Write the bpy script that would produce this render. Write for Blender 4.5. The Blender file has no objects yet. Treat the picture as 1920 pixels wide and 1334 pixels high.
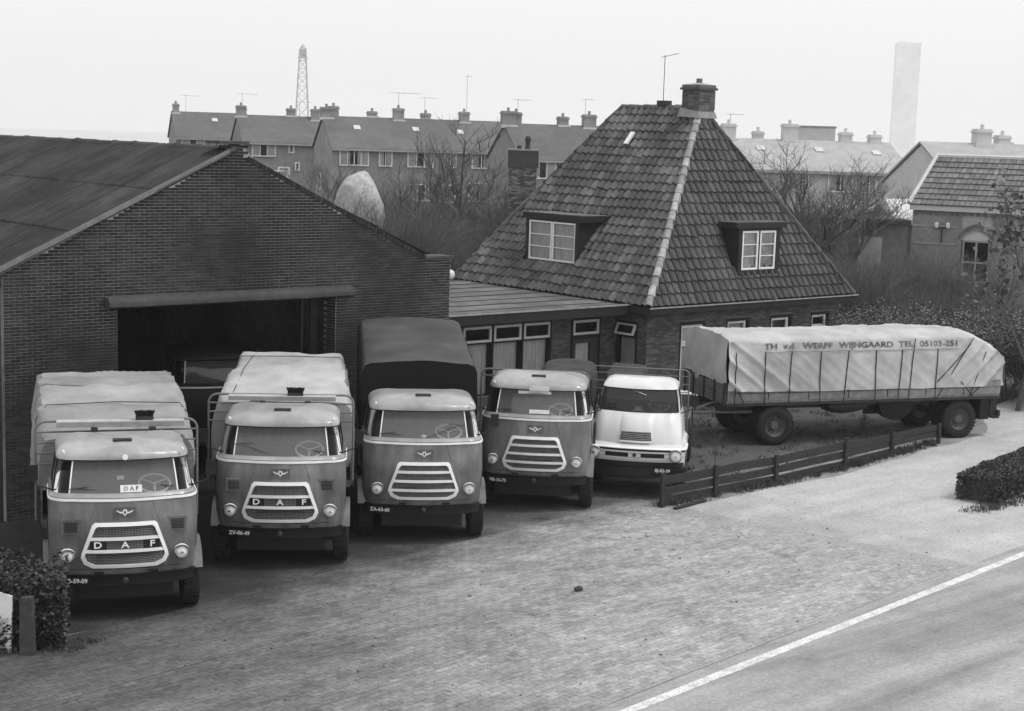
import bpy, bmesh, math, random
from mathutils import Vector, Matrix, noise
random.seed(7)
R = math.radians
sc = bpy.context.scene
col = sc.collection

# ------------------------------------------------------------------ camera
# X runs along the garage front, Y away from the road, Z up. The picture was taken
# from an upstairs window across the road.
FPX, PITCH, ROLL, YAW, CAMH = 2940.0, R(8.0), R(1.75), R(40.46), 7.5
cy, sy, cp, sp = math.cos(YAW), math.sin(YAW), math.cos(PITCH), math.sin(PITCH)
F_ = Vector((sy*cp, cy*cp, -sp)); R_ = Vector((cy, -sy, 0)); U_ = R_.cross(F_)
R2 = R_*math.cos(ROLL) + U_*math.sin(ROLL); U2 = -R_*math.sin(ROLL) + U_*math.cos(ROLL)
cam_d = bpy.data.cameras.new('camera'); cam = bpy.data.objects.new('camera', cam_d); col.objects.link(cam)
m = Matrix((R2, U2, -F_)).transposed().to_4x4(); m.translation = (0, 0, CAMH)
cam.matrix_world = m
cam_d.sensor_width = 36.0; cam_d.lens = 36.0*FPX/1920.0
cam_d.clip_start = 0.1; cam_d.clip_end = 4000
sc.camera = cam

# ------------------------------------------------------------------ sky and sun (overcast, black-and-white picture)
SUN_EL, SUN_AZ = R(60), R(138)     # azimuth clockwise from +Y
w = bpy.data.worlds.new('World'); sc.world = w; w.use_nodes = True
nt = w.node_tree; nt.nodes.clear()
out = nt.nodes.new('ShaderNodeOutputWorld'); bg = nt.nodes.new('ShaderNodeBackground')
sky = nt.nodes.new('ShaderNodeTexSky'); sky.sky_type = 'NISHITA'; sky.sun_disc = False
sky.sun_elevation = SUN_EL; sky.sun_rotation = SUN_AZ; sky.dust_density = 4.0; sky.air_density = 1.5
bw = nt.nodes.new('ShaderNodeRGBToBW'); mixn = nt.nodes.new('ShaderNodeMix'); mixn.data_type = 'FLOAT'
mixn.inputs[0].default_value = 0.72; mixn.inputs[3].default_value = 7.9
nt.links.new(sky.outputs[0], bw.inputs[0]); nt.links.new(bw.outputs[0], mixn.inputs[2])
nt.links.new(mixn.outputs[0], bg.inputs[0]); bg.inputs[1].default_value = 0.1
nt.links.new(bg.outputs[0], out.inputs[0])
sun_d = bpy.data.lights.new('sun', 'SUN'); sun = bpy.data.objects.new('sun', sun_d); col.objects.link(sun)
sun_d.energy = 1.0; sun_d.angle = R(14); sun_d.color = (1, 1, 1)
sdir = Vector((math.sin(SUN_AZ)*math.cos(SUN_EL), math.cos(SUN_AZ)*math.cos(SUN_EL), math.sin(SUN_EL)))
sun.rotation_euler = sdir.to_track_quat('Z', 'Y').to_euler()
sc.view_settings.view_transform = 'Standard'; sc.view_settings.look = 'None'
sc.view_settings.exposure = 0.55; sc.view_settings.gamma = 1.0
sc.render.engine = 'CYCLES'
cyc = sc.cycles
cyc.use_denoising = True; cyc.max_bounces = 6; cyc.diffuse_bounces = 3; cyc.glossy_bounces = 3
cyc.transparent_max_bounces = 12; cyc.volume_bounces = 1; cyc.transmission_bounces = 4

# ------------------------------------------------------------------ materials (all neutral grey)
MATS = {}
def M(name, v, rough=.75, var=.25, scale=3.0, bump=0.0, bscale=40.0, rnd=0.0, metal=0.0, spec=.35,
      stain=0.0, sscale=.35, stretch=None, fine=0.0, coat=0.0):
    if name in MATS: return MATS[name]
    m = bpy.data.materials.new(name); m.use_nodes = True
    t = m.node_tree; N = t.nodes; L = t.links; b = N['Principled BSDF']
    geo = N.new('ShaderNodeNewGeometry')
    pos = geo.outputs['Position']
    if stretch:
        mp = N.new('ShaderNodeMapping'); mp.inputs['Scale'].default_value = stretch
        L.new(pos, mp.inputs[0]); vec = mp.outputs[0]
    else: vec = pos
    def mul(a, bb):
        n = N.new('ShaderNodeMath'); n.operation = 'MULTIPLY'
        L.new(a, n.inputs[0])
        if isinstance(bb, float): n.inputs[1].default_value = bb
        else: L.new(bb, n.inputs[1])
        return n.outputs[0]
    def rng(src, lo, hi, a=.3, bb=.7):
        n = N.new('ShaderNodeMapRange'); L.new(src, n.inputs[0])
        n.inputs[1].default_value = a; n.inputs[2].default_value = bb
        n.inputs[3].default_value = lo; n.inputs[4].default_value = hi
        return n.outputs[0]
    val = N.new('ShaderNodeValue'); val.outputs[0].default_value = v; cur = val.outputs[0]
    if var:
        n = N.new('ShaderNodeTexNoise'); n.inputs['Scale'].default_value = scale; n.inputs['Detail'].default_value = 6
        n.inputs['Roughness'].default_value = .62
        L.new(vec, n.inputs['Vector']); cur = mul(cur, rng(n.outputs[0], 1-var, 1+var))
    if fine:
        n = N.new('ShaderNodeTexNoise'); n.inputs['Scale'].default_value = 38; n.inputs['Detail'].default_value = 3
        L.new(pos, n.inputs['Vector']); cur = mul(cur, rng(n.outputs[0], 1-fine, 1+fine))
    if stain:
        n = N.new('ShaderNodeTexNoise'); n.inputs['Scale'].default_value = sscale; n.inputs['Detail'].default_value = 5
        L.new(pos, n.inputs['Vector']); cur = mul(cur, rng(n.outputs[0], 1-stain, 1+stain*.6, .38, .62))
    if rnd:
        oi = N.new('ShaderNodeObjectInfo'); ad = N.new('ShaderNodeMath'); ad.operation = 'ADD'
        L.new(oi.outputs['Random'], ad.inputs[0]); L.new(geo.outputs['Random Per Island'], ad.inputs[1])
        fr = N.new('ShaderNodeMath'); fr.operation = 'FRACT'; L.new(ad.outputs[0], fr.inputs[0])
        pw = N.new('ShaderNodeMath'); pw.operation = 'POWER'; L.new(fr.outputs[0], pw.inputs[0]); pw.inputs[1].default_value = 1.6
        cur = mul(cur, rng(pw.outputs[0], 1-rnd*.8, 1+rnd*1.4, 0, 1))
    L.new(cur, b.inputs['Base Color'])
    b.inputs['Roughness'].default_value = rough; b.inputs['Metallic'].default_value = metal
    b.inputs['Specular IOR Level'].default_value = spec
    if coat: b.inputs['Coat Weight'].default_value = coat; b.inputs['Coat Roughness'].default_value = .12
    if bump:
        n = N.new('ShaderNodeTexNoise'); n.inputs['Scale'].default_value = bscale; n.inputs['Detail'].default_value = 4
        L.new(vec, n.inputs['Vector'])
        bp = N.new('ShaderNodeBump'); bp.inputs['Strength'].default_value = bump; bp.inputs['Distance'].default_value = .02
        L.new(n.outputs[0], bp.inputs['Height']); L.new(bp.outputs[0], b.inputs['Normal'])
    MATS[name] = m
    return m
def glass_mat(name, tint=.03, blend=.35, see=.55, body=.3):
    m = bpy.data.materials.new(name); m.use_nodes = True
    t = m.node_tree; N = t.nodes; L = t.links; N.remove(N['Principled BSDF'])
    o = N['Material Output']
    tr = N.new('ShaderNodeBsdfTransparent'); tr.inputs[0].default_value = (see, see, see, 1)
    df = N.new('ShaderNodeBsdfDiffuse'); df.inputs[0].default_value = (tint, tint, tint, 1)
    gl = N.new('ShaderNodeBsdfGlossy'); gl.inputs['Roughness'].default_value = .06
    fr = N.new('ShaderNodeFresnel'); fr.inputs[0].default_value = 1.0 + blend
    m1 = N.new('ShaderNodeMixShader'); m1.inputs[0].default_value = body
    L.new(tr.outputs[0], m1.inputs[1]); L.new(df.outputs[0], m1.inputs[2])
    m2 = N.new('ShaderNodeMixShader'); L.new(fr.outputs[0], m2.inputs[0])
    L.new(m1.outputs[0], m2.inputs[1]); L.new(gl.outputs[0], m2.inputs[2])
    L.new(m2.outputs[0], o.inputs[0])
    MATS[name] = m
    return m

# ------------------------------------------------------------------ mesh helpers
class MB:
    """collects geometry; basis = (origin, ex, ey, ez) maps local points"""
    def __init__(s, basis=None):
        s.v = []; s.f = []; s.b = basis
    def P(s, p):
        if s.b is None: s.v.append(tuple(p))
        else:
            o, ex, ey, ez = s.b; q = o + ex*p[0] + ey*p[1] + ez*p[2]; s.v.append((q.x, q.y, q.z))
        return len(s.v)-1
    def box(s, x0, x1, y0, y1, z0, z1, skip=()):
        i = [s.P(p) for p in ((x0,y0,z0),(x1,y0,z0),(x1,y1,z0),(x0,y1,z0),(x0,y0,z1),(x1,y0,z1),(x1,y1,z1),(x0,y1,z1))]
        fs = {'b':(3,2,1,0),'t':(4,5,6,7),'f':(0,1,5,4),'r':(1,2,6,5),'k':(2,3,7,6),'l':(3,0,4,7)}
        for k, q in fs.items():
            if k not in skip: s.f.append(tuple(i[a] for a in q))
        return s
    def hexa(s, p):   # 8 points, bottom 4 then top 4
        i = [s.P(q) for q in p]
        for q in ((3,2,1,0),(4,5,6,7),(0,1,5,4),(1,2,6,5),(2,3,7,6),(3,0,4,7)): s.f.append(tuple(i[a] for a in q))
        return s
    def quad(s, a, b, c, d): s.f.append(tuple(s.P(p) for p in (a, b, c, d))); return s
    def poly(s, pts): s.f.append(tuple(s.P(p) for p in pts)); return s
    def tube(s, pts, r, n=6, closed=False, cap=True):
        pts = [Vector(p) for p in pts]; k = len(pts)
        rr = r if isinstance(r, (list, tuple)) else [r]*k
        rings = []; last = None
        for j, p in enumerate(pts):
            if closed: d = pts[(j+1) % k]-pts[j-1]
            else: d = pts[min(j+1, k-1)]-pts[max(j-1, 0)]
            if d.length < 1e-9: d = Vector((0,0,1))
            d.normalize()
            up = last if last is not None else (Vector((0,0,1)) if abs(d.z) < .9 else Vector((1,0,0)))
            a = up - d*up.dot(d)
            if a.length < 1e-6: a = d.orthogonal()
            a.normalize(); b = d.cross(a); last = a
            rings.append([s.P(p + (a*math.cos(t)+b*math.sin(t))*rr[j]) for t in (2*math.pi*q/n for q in range(n))])
        for j in range(k if closed else k-1):
            A, B = rings[j], rings[(j+1) % k]
            for q in range(n): s.f.append((A[q], A[(q+1) % n], B[(q+1) % n], B[q]))
        if cap and not closed: s.f.append(tuple(reversed(rings[0]))); s.f.append(tuple(rings[-1]))
        return s
    def grid(s, fn, nu, nv, flip=False):
        i = [[s.P(fn(a/nu, b/nv)) for a in range(nu+1)] for b in range(nv+1)]
        for b in range(nv):
            for a in range(nu):
                q = (i[b][a], i[b][a+1], i[b+1][a+1], i[b+1][a]); s.f.append(q[::-1] if flip else q)
        return s
    def lathe(s, prof, n=24, o=(0,0,0), ax=(0,-1,0), cap=True):
        """prof: (radius, distance along axis)"""
        ax = Vector(ax).normalized(); a = ax.orthogonal().normalized(); b = ax.cross(a); o = Vector(o); rings = []
        for r, d in prof:
            rings.append([s.P(o+ax*d+(a*math.cos(t)+b*math.sin(t))*max(r, 1e-4)) for t in (2*math.pi*q/n for q in range(n))])
        for A, B in zip(rings, rings[1:]):
            for q in range(n): s.f.append((A[q], A[(q+1) % n], B[(q+1) % n], B[q]))
        if cap: s.f.append(tuple(reversed(rings[0]))); s.f.append(tuple(rings[-1]))
        return s
    def prism(s, pts, y0, y1):   # polygon in x,z extruded along y
        a = [s.P((x, y0, z)) for x, z in pts]; b = [s.P((x, y1, z)) for x, z in pts]; n = len(pts)
        s.f.append(tuple(a)); s.f.append(tuple(reversed(b)))
        for k in range(n): s.f.append((a[k], b[k], b[(k+1) % n], a[(k+1) % n]))
        return s
    def mesh(s, name, mat, smooth=False):
        me = bpy.data.meshes.new(name); me.from_pydata(s.v, [], s.f); me.update()
        bm = bmesh.new(); bm.from_mesh(me); bmesh.ops.recalc_face_normals(bm, faces=bm.faces); bm.to_mesh(me); bm.free()
        if mat: me.materials.append(MATS[mat] if isinstance(mat, str) else mat)
        if smooth is True: me.polygons.foreach_set('use_smooth', [True]*len(me.polygons))
        elif smooth:
            me.polygons.foreach_set('use_smooth', [True]*len(me.polygons)); me.set_sharp_from_angle(angle=R(smooth))
        return me
    def build(s, name, mat, parent=None, smooth=False, kind=None):
        return link(name, s.mesh(name, mat, smooth), parent, kind)
def link(name, me, parent=None, kind=None, loc=None):
    o = bpy.data.objects.new(name, me); col.objects.link(o)
    if parent is not None: o.parent = parent
    if kind: o['kind'] = kind
    if loc is not None: o.location = loc
    return o
def tag(o, label, cat, group=None):
    o['label'] = label; o['category'] = cat
    if group: o['group'] = group
    return o
def thing(name, label, cat, loc=(0,0,0), rz=0.0, group=None):
    o = bpy.data.objects.new(name, None); col.objects.link(o); o.empty_display_size = .2
    o.location = loc; o.rotation_euler = (0, 0, rz)
    return tag(o, label, cat, group)
def text_mesh(body, size, mat, depth=.004, align='CENTER'):
    cu = bpy.data.curves.new('lettering', 'FONT'); cu.body = body; cu.size = size; cu.extrude = depth
    cu.offset = size*.022; cu.align_x = align; cu.align_y = 'CENTER'; cu.resolution_u = 3
    o = bpy.data.objects.new('lettering', cu); col.objects.link(o)
    dg = bpy.context.evaluated_depsgraph_get()
    me = bpy.data.meshes.new_from_object(o.evaluated_get(dg)); me.name = 'lettering'
    bpy.data.objects.remove(o); bpy.data.curves.remove(cu)
    me.materials.clear(); me.materials.append(MATS[mat])
    return me
FRONT = Matrix(((1,0,0,0),(0,0,-1,0),(0,1,0,0),(0,0,0,1)))     # text upright, facing -y
def nz(x, y=0., z=0.): return noise.noise(Vector((x, y, z)))
V = Vector
RH, FH = V((cy, -sy, 0)), V((sy, cy, 0))       # level directions: to the right of and away from the photographer
def far(s, t, z=0.0): return RH*s + FH*t + V((0, 0, z))

# palette
M('brick_dark', .027, .9, .22, 9, bump=.3, bscale=60, rnd=.42, stain=.35, sscale=.5)
M('mortar_dark', .32, .95, .3, 6, bump=.3, stain=.6, sscale=.45)
M('brick_house', .1, .9, .2, 9, bump=.3, bscale=60, rnd=.4)
M('mortar_house', .17, .95, .25, 6, bump=.3)
M('brick_far', .13, .9, .25, 4, bump=.2, stain=.2)
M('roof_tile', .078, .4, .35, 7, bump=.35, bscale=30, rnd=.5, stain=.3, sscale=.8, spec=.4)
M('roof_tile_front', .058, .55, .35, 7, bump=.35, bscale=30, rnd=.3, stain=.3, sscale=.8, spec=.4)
M('hip_tile', .3, .7, .3, 8, bump=.35, bscale=30, rnd=.25)
M('roof_under', .03, .9, .2)
M('roof_far', .1, .85, .2, 3, bump=.3, bscale=12, stretch=(1,1,3))
M('roof_far_tile', .16, .8, .3, 3, rnd=.22)
M('corrugated', .044, .85, .3, 2.2, bump=.3, bscale=25, stain=.35, sscale=.6, rnd=.16, fine=.15)
M('lintel', .06, .85, .3, 6, bump=.4, stain=.2)
M('black_wood', .018, .6, .3, 8, bump=.25, spec=.3)
M('tar_roof', .13, .8, .35, 2.0, bump=.25, bscale=18, stain=.3, sscale=.9)
M('white_paint', .82, .5, .08, 6)
M('rail_grey', .16, .5, .2, 8, spec=.4)
M('verge_grey', .17, .7, .25, 5)
M('grey_paint', .35, .55, .12, 6)
M('curtain', .72, .9, .12, 9, stretch=(1,1,.15))
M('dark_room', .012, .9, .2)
M('lead', .32, .7, .25, 5, bump=.2)
M('dirt_wood', .03, .85, .45, 7, bump=.5, bscale=30, stretch=(1,1,3))
M('old_wood', .12, .85, .4, 7, bump=.4, bscale=30)
M('concrete', .33, .85, .3, 6, bump=.3)
M('iron', .03, .55, .3, 10, spec=.4)
M('twig', .115, .9, .25, 2)
M('bark', .1, .9, .3, 6, bump=.4)
M('leaf', .12, .65, .35, 5, rnd=.7, spec=.4)
M('leaf_hedge', .036, .6, .35, 6, rnd=.8, spec=.45)
M('grass', .07, .8, .4, 3, rnd=.5)
M('hay', .42, .95, .25, 7, bump=.7, bscale=20, fine=.25)
glass_mat('glass_dark', .01, .38, .35)
glass_mat('glass_cab', .5, .6, .7, .2)  # pale diffuse tint paints the sky reflection into the windscreen
glass_mat('glass_mid', .05, .45, .7)
glass_mat('glass_clear', .05, .3, .95, .03)
HAZE = 0.00038
# ------------------------------------------------------------------ ground
def ground_mat(name, lo, hi, x0, x1, bump=.5, tracks=0.0, bscale=55, fine=.3, ymix=0.0, yard_shade=None, rnd=0.0, spots=0.0):
    m = bpy.data.materials.new(name); m.use_nodes = True
    t = m.node_tree; N = t.nodes; L = t.links; b = N['Principled BSDF']
    geo = N.new('ShaderNodeNewGeometry'); sx = N.new('ShaderNodeSeparateXYZ'); L.new(geo.outputs['Position'], sx.inputs[0])
    def nse(scale, detail=6, rough=.65, mapping=None):
        n = N.new('ShaderNodeTexNoise'); n.inputs['Scale'].default_value = scale; n.inputs['Detail'].default_value = detail
        n.inputs['Roughness'].default_value = rough
        if mapping:
            mp = N.new('ShaderNodeMapping'); mp.inputs['Rotation'].default_value = (0, 0, -mapping[0])
            mp.inputs['Scale'].default_value = mapping[1]; L.new(geo.outputs['Position'], mp.inputs[0]); L.new(mp.outputs[0], n.inputs['Vector'])
        else: L.new(geo.outputs['Position'], n.inputs['Vector'])
        return n.outputs[0]
    def rng(src, lo_, hi_, a, bb, smooth=False):
        n = N.new('ShaderNodeMapRange'); n.interpolation_type = 'SMOOTHSTEP' if smooth else 'LINEAR'
        L.new(src, n.inputs[0])
        for k, q in zip((1,2,3,4), (a, bb, lo_, hi_)): n.inputs[k].default_value = q
        return n.outputs[0]
    def mth(op, a, c):
        n = N.new('ShaderNodeMath'); n.operation = op
        for k, q in enumerate((a, c)):
            if isinstance(q, (int, float)): n.inputs[k].default_value = q
            else: L.new(q, n.inputs[k])
        return n.outputs[0]
    xx = mth('ADD', sx.outputs[0], rng(nse(.35), -2.2, 2.2, .3, .7))
    if ymix: xx = mth('SUBTRACT', xx, mth('MULTIPLY', mth('SUBTRACT', sx.outputs[1], 16.0), ymix))
    v = rng(xx, lo, hi, x0, x1, True)
    if yard_shade:     # shade under and before the lorries painted in, measured from the road edge
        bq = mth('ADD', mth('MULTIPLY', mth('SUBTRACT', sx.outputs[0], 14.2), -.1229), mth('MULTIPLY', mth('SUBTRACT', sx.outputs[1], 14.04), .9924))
        v = mth('MULTIPLY', v, rng(mth('ADD', bq, rng(nse(.9, 6), -1.1, 1.1, .3, .7)), 1.0, yard_shade, 5.9, 8.6, True))
    if rnd:
        oi = N.new('ShaderNodeObjectInfo'); fr = mth('FRACT', mth('ADD', oi.outputs['Random'], geo.outputs['Random Per Island']), 0.0)
        v = mth('MULTIPLY', v, rng(fr, 1-rnd, 1+rnd, 0, 1))
    if spots:
        v = mth('MULTIPLY', v, rng(nse(2.1, 3, .5), 1.0, 1-spots, .62, .72, True)); v = mth('MULTIPLY', v, rng(nse(.8, 4, .6), 1.0, 1-spots*.6, .58, .66, True))
    v = mth('MULTIPLY', v, rng(nse(1.1, 8, .7), .84, 1.16, .3, .7))
    v = mth('MULTIPLY', v, rng(nse(14, 5, .7), 1-fine, 1+fine, .3, .7))
    v = mth('MULTIPLY', v, rng(nse(60, 2, .6), 1-fine*.7, 1+fine*.7, .3, .7))
    if tracks:
        v = mth('MULTIPLY', v, rng(nse(1.0, 5, .6, (R(7), (.07, 1.1, 1))), 1-tracks, 1+tracks*.5, .36, .6))
    L.new(v, b.inputs['Base Color']); b.inputs['Roughness'].default_value = .88; b.inputs['Specular IOR Level'].default_value = .25
    bp = N.new('ShaderNodeBump'); bp.inputs['Strength'].default_value = bump; bp.inputs['Distance'].default_value = .03
    L.new(mth('ADD', nse(bscale, 4, .7), nse(9, 4, .7)), bp.inputs['Height']); L.new(bp.outputs[0], b.inputs['Normal'])
    MATS[name] = m
ground_mat('earth', .095, .33, 5.5, 19, .8, fine=.4, ymix=.8, yard_shade=.3, spots=.3)
ground_mat('gravel', .2, .46, 12, 29, .5, tracks=.12, fine=.22)
ground_mat('paver', .1, .35, 5.5, 19, .35, tracks=.2, fine=.3, ymix=.8, yard_shade=.45, rnd=.17, spots=.28)
ground_mat('asphalt', .32, .35, 10, 26, .25, tracks=.3, bscale=120, fine=.2, spots=.15)
ground_mat('joint_sand', .07, .33, 5.5, 19, .4, ymix=.8, yard_shade=.4)
M('line_paint', .6, .7, .3, 4, fine=.3)

def sheet(name, mat, pts, z, kind='structure', nsub=0):
    b = MB(); b.poly([(x, y, z) for x, y in pts])
    return b.build(name, mat, None, kind=kind)
g = MB()
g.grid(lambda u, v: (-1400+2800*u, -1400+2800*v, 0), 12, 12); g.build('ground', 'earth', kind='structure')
M('painted_haze', .5, .95, .15, .02)  # haze painted into the far ground as a pale colour
ff_ = MB(); ff_.grid(lambda u, v: tuple(q*(230*(1-v)+v*1398/max(abs(math.cos(2*math.pi*u)), abs(math.sin(2*math.pi*u)))) for q in (math.cos(2*math.pi*u), math.sin(2*math.pi*u)))+(.02,), 72, 3); ff_.build('hazed_ground', 'painted_haze', kind='structure')
RP, RE = V((14.2, 14.04)), V((.9924, .1229)); RN = V((-.1229, .9924))
def rd(a, b): p = RP+RE*a+RN*b; return (p.x, p.y)
# gravel yard and drive: an uneven outline
def outline(pts, amp, n=14):
    o = []
    for k, (a, b) in enumerate(pts):
        c, d = pts[(k+1) % len(pts)]
        for q in range(n):
            t = q/n; x = a+(c-a)*t; y = b+(d-b)*t
            o.append((x+amp*nz(x*.8, y*.8, 3), y+amp*nz(x*.8, y*.8, 9)))
    return o
yard = outline([rd(-14, .2), rd(10, .2), rd(20, .2), rd(46, .2), (62, 24), (60, 30), (40.5, 25.5), (36.5, 23.2), (34.2, 22.75), (29.3, 22.0), (22.9, 21.7), (20, 22.3), (15, 21.75), (8, 20.9), (-2, 19.6)], .16)
sheet('driveway', 'gravel', yard, .005)
sheet('road', 'asphalt', [rd(-90, -7.2), rd(400, -7.2), rd(400, .32), rd(-90, .32)], .009)
lp = []
for k in range(0, 61): a = -8+k*.5; lp.append(rd(a, .085+.012*nz(a*1.7)))
for k in range(60, -1, -1): a = -8+k*.5; lp.append(rd(a, -.085+.012*nz(a*1.9, 4)))
lb = MB()
for k in range(60):
    a, b = -8+k*.5, -8+k*.5+.5
    f0 = lambda q: .085+.012*nz(q*1.7); f1 = lambda q: -.085+.012*nz(q*1.9, 4)
    lb.quad(rd(a, f1(a))+(.013,), rd(b, f1(b))+(.013,), rd(b, f0(b))+(.013,), rd(a, f0(a))+(.013,))
for seg in range(0, 8):
    a = 22+seg*25; lb.quad(rd(a, -.085)+(.013,), rd(a+25, -.085)+(.013,), rd(a+25, .085)+(.013,), rd(a, .085)+(.013,))
lb.build('edge_line', 'line_paint', kind='structure')

# paved forecourt: bricks laid along the road
fore = MB(); PA0, PA1, PB0, PB1 = -7.2, 10.4, .42, 7.55
fo = outline([rd(PA0, PB0-.06), rd(PA1, PB0-.06), rd(PA1-.6, PB1), rd(PA0, PB1)], .05, 20)
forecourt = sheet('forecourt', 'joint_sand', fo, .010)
ex, ey = V((RE.x, RE.y, 0)), V((RN.x, RN.y, 0)); ez = V((0, 0, 1))
PL, PW = .212, .105
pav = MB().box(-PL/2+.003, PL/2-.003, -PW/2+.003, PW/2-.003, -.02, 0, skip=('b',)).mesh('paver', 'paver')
rest = MB(); cand = []
prng = random.Random(3)
nrow = int((PB1-PB0)/PW)
for r_ in range(nrow):
    bb = PB0+(r_+.5)*PW + (.035 if r_ > 22 else 0) + (.02 if r_ > 45 else 0)
    na = int((PA1-PA0)/PL)
    for c_ in range(na):
        aa = PA0+(c_+.5+(.5 if r_ % 2 else 0))*PL
        if aa > PA1-.1-.35*nz(r_*.21)-.02*r_: continue
        if prng.random() < .004+max(0, (aa-(PA1-4.0))/4.0)**2*1.1: continue
        x, y = rd(aa, bb); dz = prng.uniform(-.004, .004); rz = prng.uniform(-.02, .02)
        cand.append((x, y, .015+dz*.55, rz))
cand.sort(key=lambda q: (q[0]-14.6)**2*.5+(q[1]-16.3)**2)
ang = math.atan2(RE.y, RE.x)
for k, (x, y, z, rz) in enumerate(cand):
    if k < 300:
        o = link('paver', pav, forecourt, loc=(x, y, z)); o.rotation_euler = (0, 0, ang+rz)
    else:
        c_, s_ = math.cos(ang+rz), math.sin(ang+rz)
        rest.b = (V((x, y, z)), V((c_, s_, 0)), V((-s_, c_, 0)), ez)
        rest.box(-PL/2+.003, PL/2-.003, -PW/2+.003, PW/2-.003, -.018, 0, skip=('b',))
rest.b = None
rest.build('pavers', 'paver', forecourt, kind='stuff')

# ------------------------------------------------------------------ brick walls
BL, BH = .22, .0615
def brick_wall(parent, name, o, ex, en, length, top, openings, bm, mm, thick=.3, n_ind=0, near=None, z0=0.0, topmax=9, seed=1, brick=True, rest_name='brickwork'):
    """top(x) = height of the wall at x; openings = (x0,x1,z0,z1); en = outward normal. Returns the wall part."""
    ez = V((0, 0, 1)); o = V(o); ex = V(ex); en = V(en)
    b = MB((o, ex, en, ez))
    cuts = {0.0, length}
    for q in openings: cuts |= {q[0], q[1]}
    k = 0.0
    while k < length: cuts.add(round(k, 3)); k += .5
    cuts = sorted(c for c in cuts if 0 <= c <= length)
    for a, c in zip(cuts, cuts[1:]):
        if c-a < 1e-4: continue
        mid = (a+c)/2; segs = [(z0, None)]
        for q in sorted(openings, key=lambda q: q[2]):
            if q[0]-1e-4 <= mid <= q[1]+1e-4:
                s0, _ = segs.pop()
                if q[2] > s0+.01: segs.append((s0, q[2]))
                segs.append((q[3], None))
        for s0, s1 in segs:
            ta, tc = (top(a+1e-4), top(c-1e-4)) if s1 is None else (s1, s1)
            if min(ta, tc) <= s0: ta = max(ta, s0+.001); tc = max(tc, s0+.001)
            b.hexa([(a,-thick,s0),(c,-thick,s0),(c,-.004,s0),(a,-.004,s0),(a,-thick,ta),(c,-thick,tc),(c,-.004,tc),(a,-.004,ta)])
    wall = b.build(name, mm, parent)
    if not brick: return wall
    rg = random.Random(seed); g = .006
    full = MB().box(-BL/2+g, BL/2-g, 0, .03, -BH/2+g*.8, BH/2-g*.8, skip=('f',)).mesh('brick', bm)
    rest = MB((o, ex, en, ez)); cand = []
    nr = int((topmax-z0)/BH)+1
    for r_ in range(nr):
        zc = z0+(r_+.5)*BH
        spans = [(0.0, length)]
        for q in openings:
            if q[2]-BH*.4 < zc < q[3]+BH*.4:
                ns = []
                for s0, s1 in spans:
                    if q[0] > s0+.02: ns.append((s0, min(s1, q[0])))
                    if q[1] < s1-.02: ns.append((max(s0, q[1]), s1))
                spans = [(s0, s1) for s0, s1 in ns if s1-s0 > .02]
        off = (BL/2 if r_ % 2 else 0)
        for s0, s1 in spans:
            k = math.floor((s0-off)/BL)
            while True:
                x0, x1 = k*BL+off, (k+1)*BL+off; k += 1
                if x0 >= s1: break
                a, c = max(x0, s0), min(x1, s1)
                if c-a < .03: continue
                if top((a+c)/2) < zc-BH*.15: continue
                dep = rg.uniform(-.003, .003)
                if c-a > BL-.001: cand.append(((a+c)/2, zc, dep))
                else: rest.box(a+g, c-g, -.02, .006+dep*.8, zc-BH/2+g*.8, zc+BH/2-g*.8, skip=('f',))
    if n_ind:
        cand.sort(key=lambda q: near(q[0], q[1]))
    rzv = math.atan2(ex.y, ex.x)
    # the shared brick has its outer face on local +y; flip when the basis is left-handed
    flip = ex.cross(en).z < 0
    for k, (x, z, dep) in enumerate(cand):
        if k < n_ind:
            p = o+ex*x+en*(dep*.8-.024)+ez*z
            q = link('brick', full, wall, loc=p); q.rotation_euler = (0, 0, rzv+(math.pi if flip else 0))
        else: rest.box(x-BL/2+g, x+BL/2-g, -.02, .006+dep*.8, z-BH/2+g*.8, z+BH/2-g*.8, skip=('f',))
    rest.build(rest_name, bm, wall, kind='stuff')
    return wall

# ------------------------------------------------------------------ garage
GY, GX0, GX1, GPX, GPZ = 28.0, 11.5, 21.96, 16.34, 6.96
GB = 45.0
gar = thing('brick_garage', 'large dark brick garage with corrugated gable roof and open doorway on the left', 'garage')
def gtop(x):
    X = GX0+x
    if X < 16.05: return 4.70+(X-GX0)/(16.05-GX0)*(6.82-4.70)
    if X <= 16.63: return 7.15
    if X <= 21.28: return 6.84-(X-16.63)/(21.28-16.63)*(6.84-4.66)
    return 4.70
DOOR = (13.78-GX0, 18.86-GX0, 0, 4.0)
brick_wall(gar, 'front_wall', (GX0, GY, 0), (1,0,0), (0,-1,0), GX1-GX0, gtop, [DOOR], 'brick_dark', 'mortar_dark', .46, 300,
           near=lambda x, z: (x+abs(z-3.9)*1.2 if z > 2.95 else 99+x), topmax=7.2, seed=2)
# the side walls, back wall, floor
brick_wall(gar, 'side_wall', (GX0, GY+.46, 0), (0,1,0), (-1,0,0), GB-GY-.46, lambda x: 4.66, [], 'brick_dark', 'mortar_dark', .3, topmax=4.66, seed=3)
brick_wall(gar, 'side_wall', (GX1, GY+.46, 0), (0,1,0), (1,0,0), GB-GY-.46, lambda x: 4.60, [], 'brick_dark', 'mortar_dark', .3, brick=False)
brick_wall(gar, 'back_wall', (GX0, GB, 0), (1,0,0), (0,1,0), GX1-GX0, lambda x: gtop(x)-.1, [], 'brick_dark', 'mortar_dark', .3, brick=False)
MB().box(GX0+.3, GX1-.3, GY+.02, GB-.3, .0, .012).build('floor_slab', 'dark_room', gar)
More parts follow.
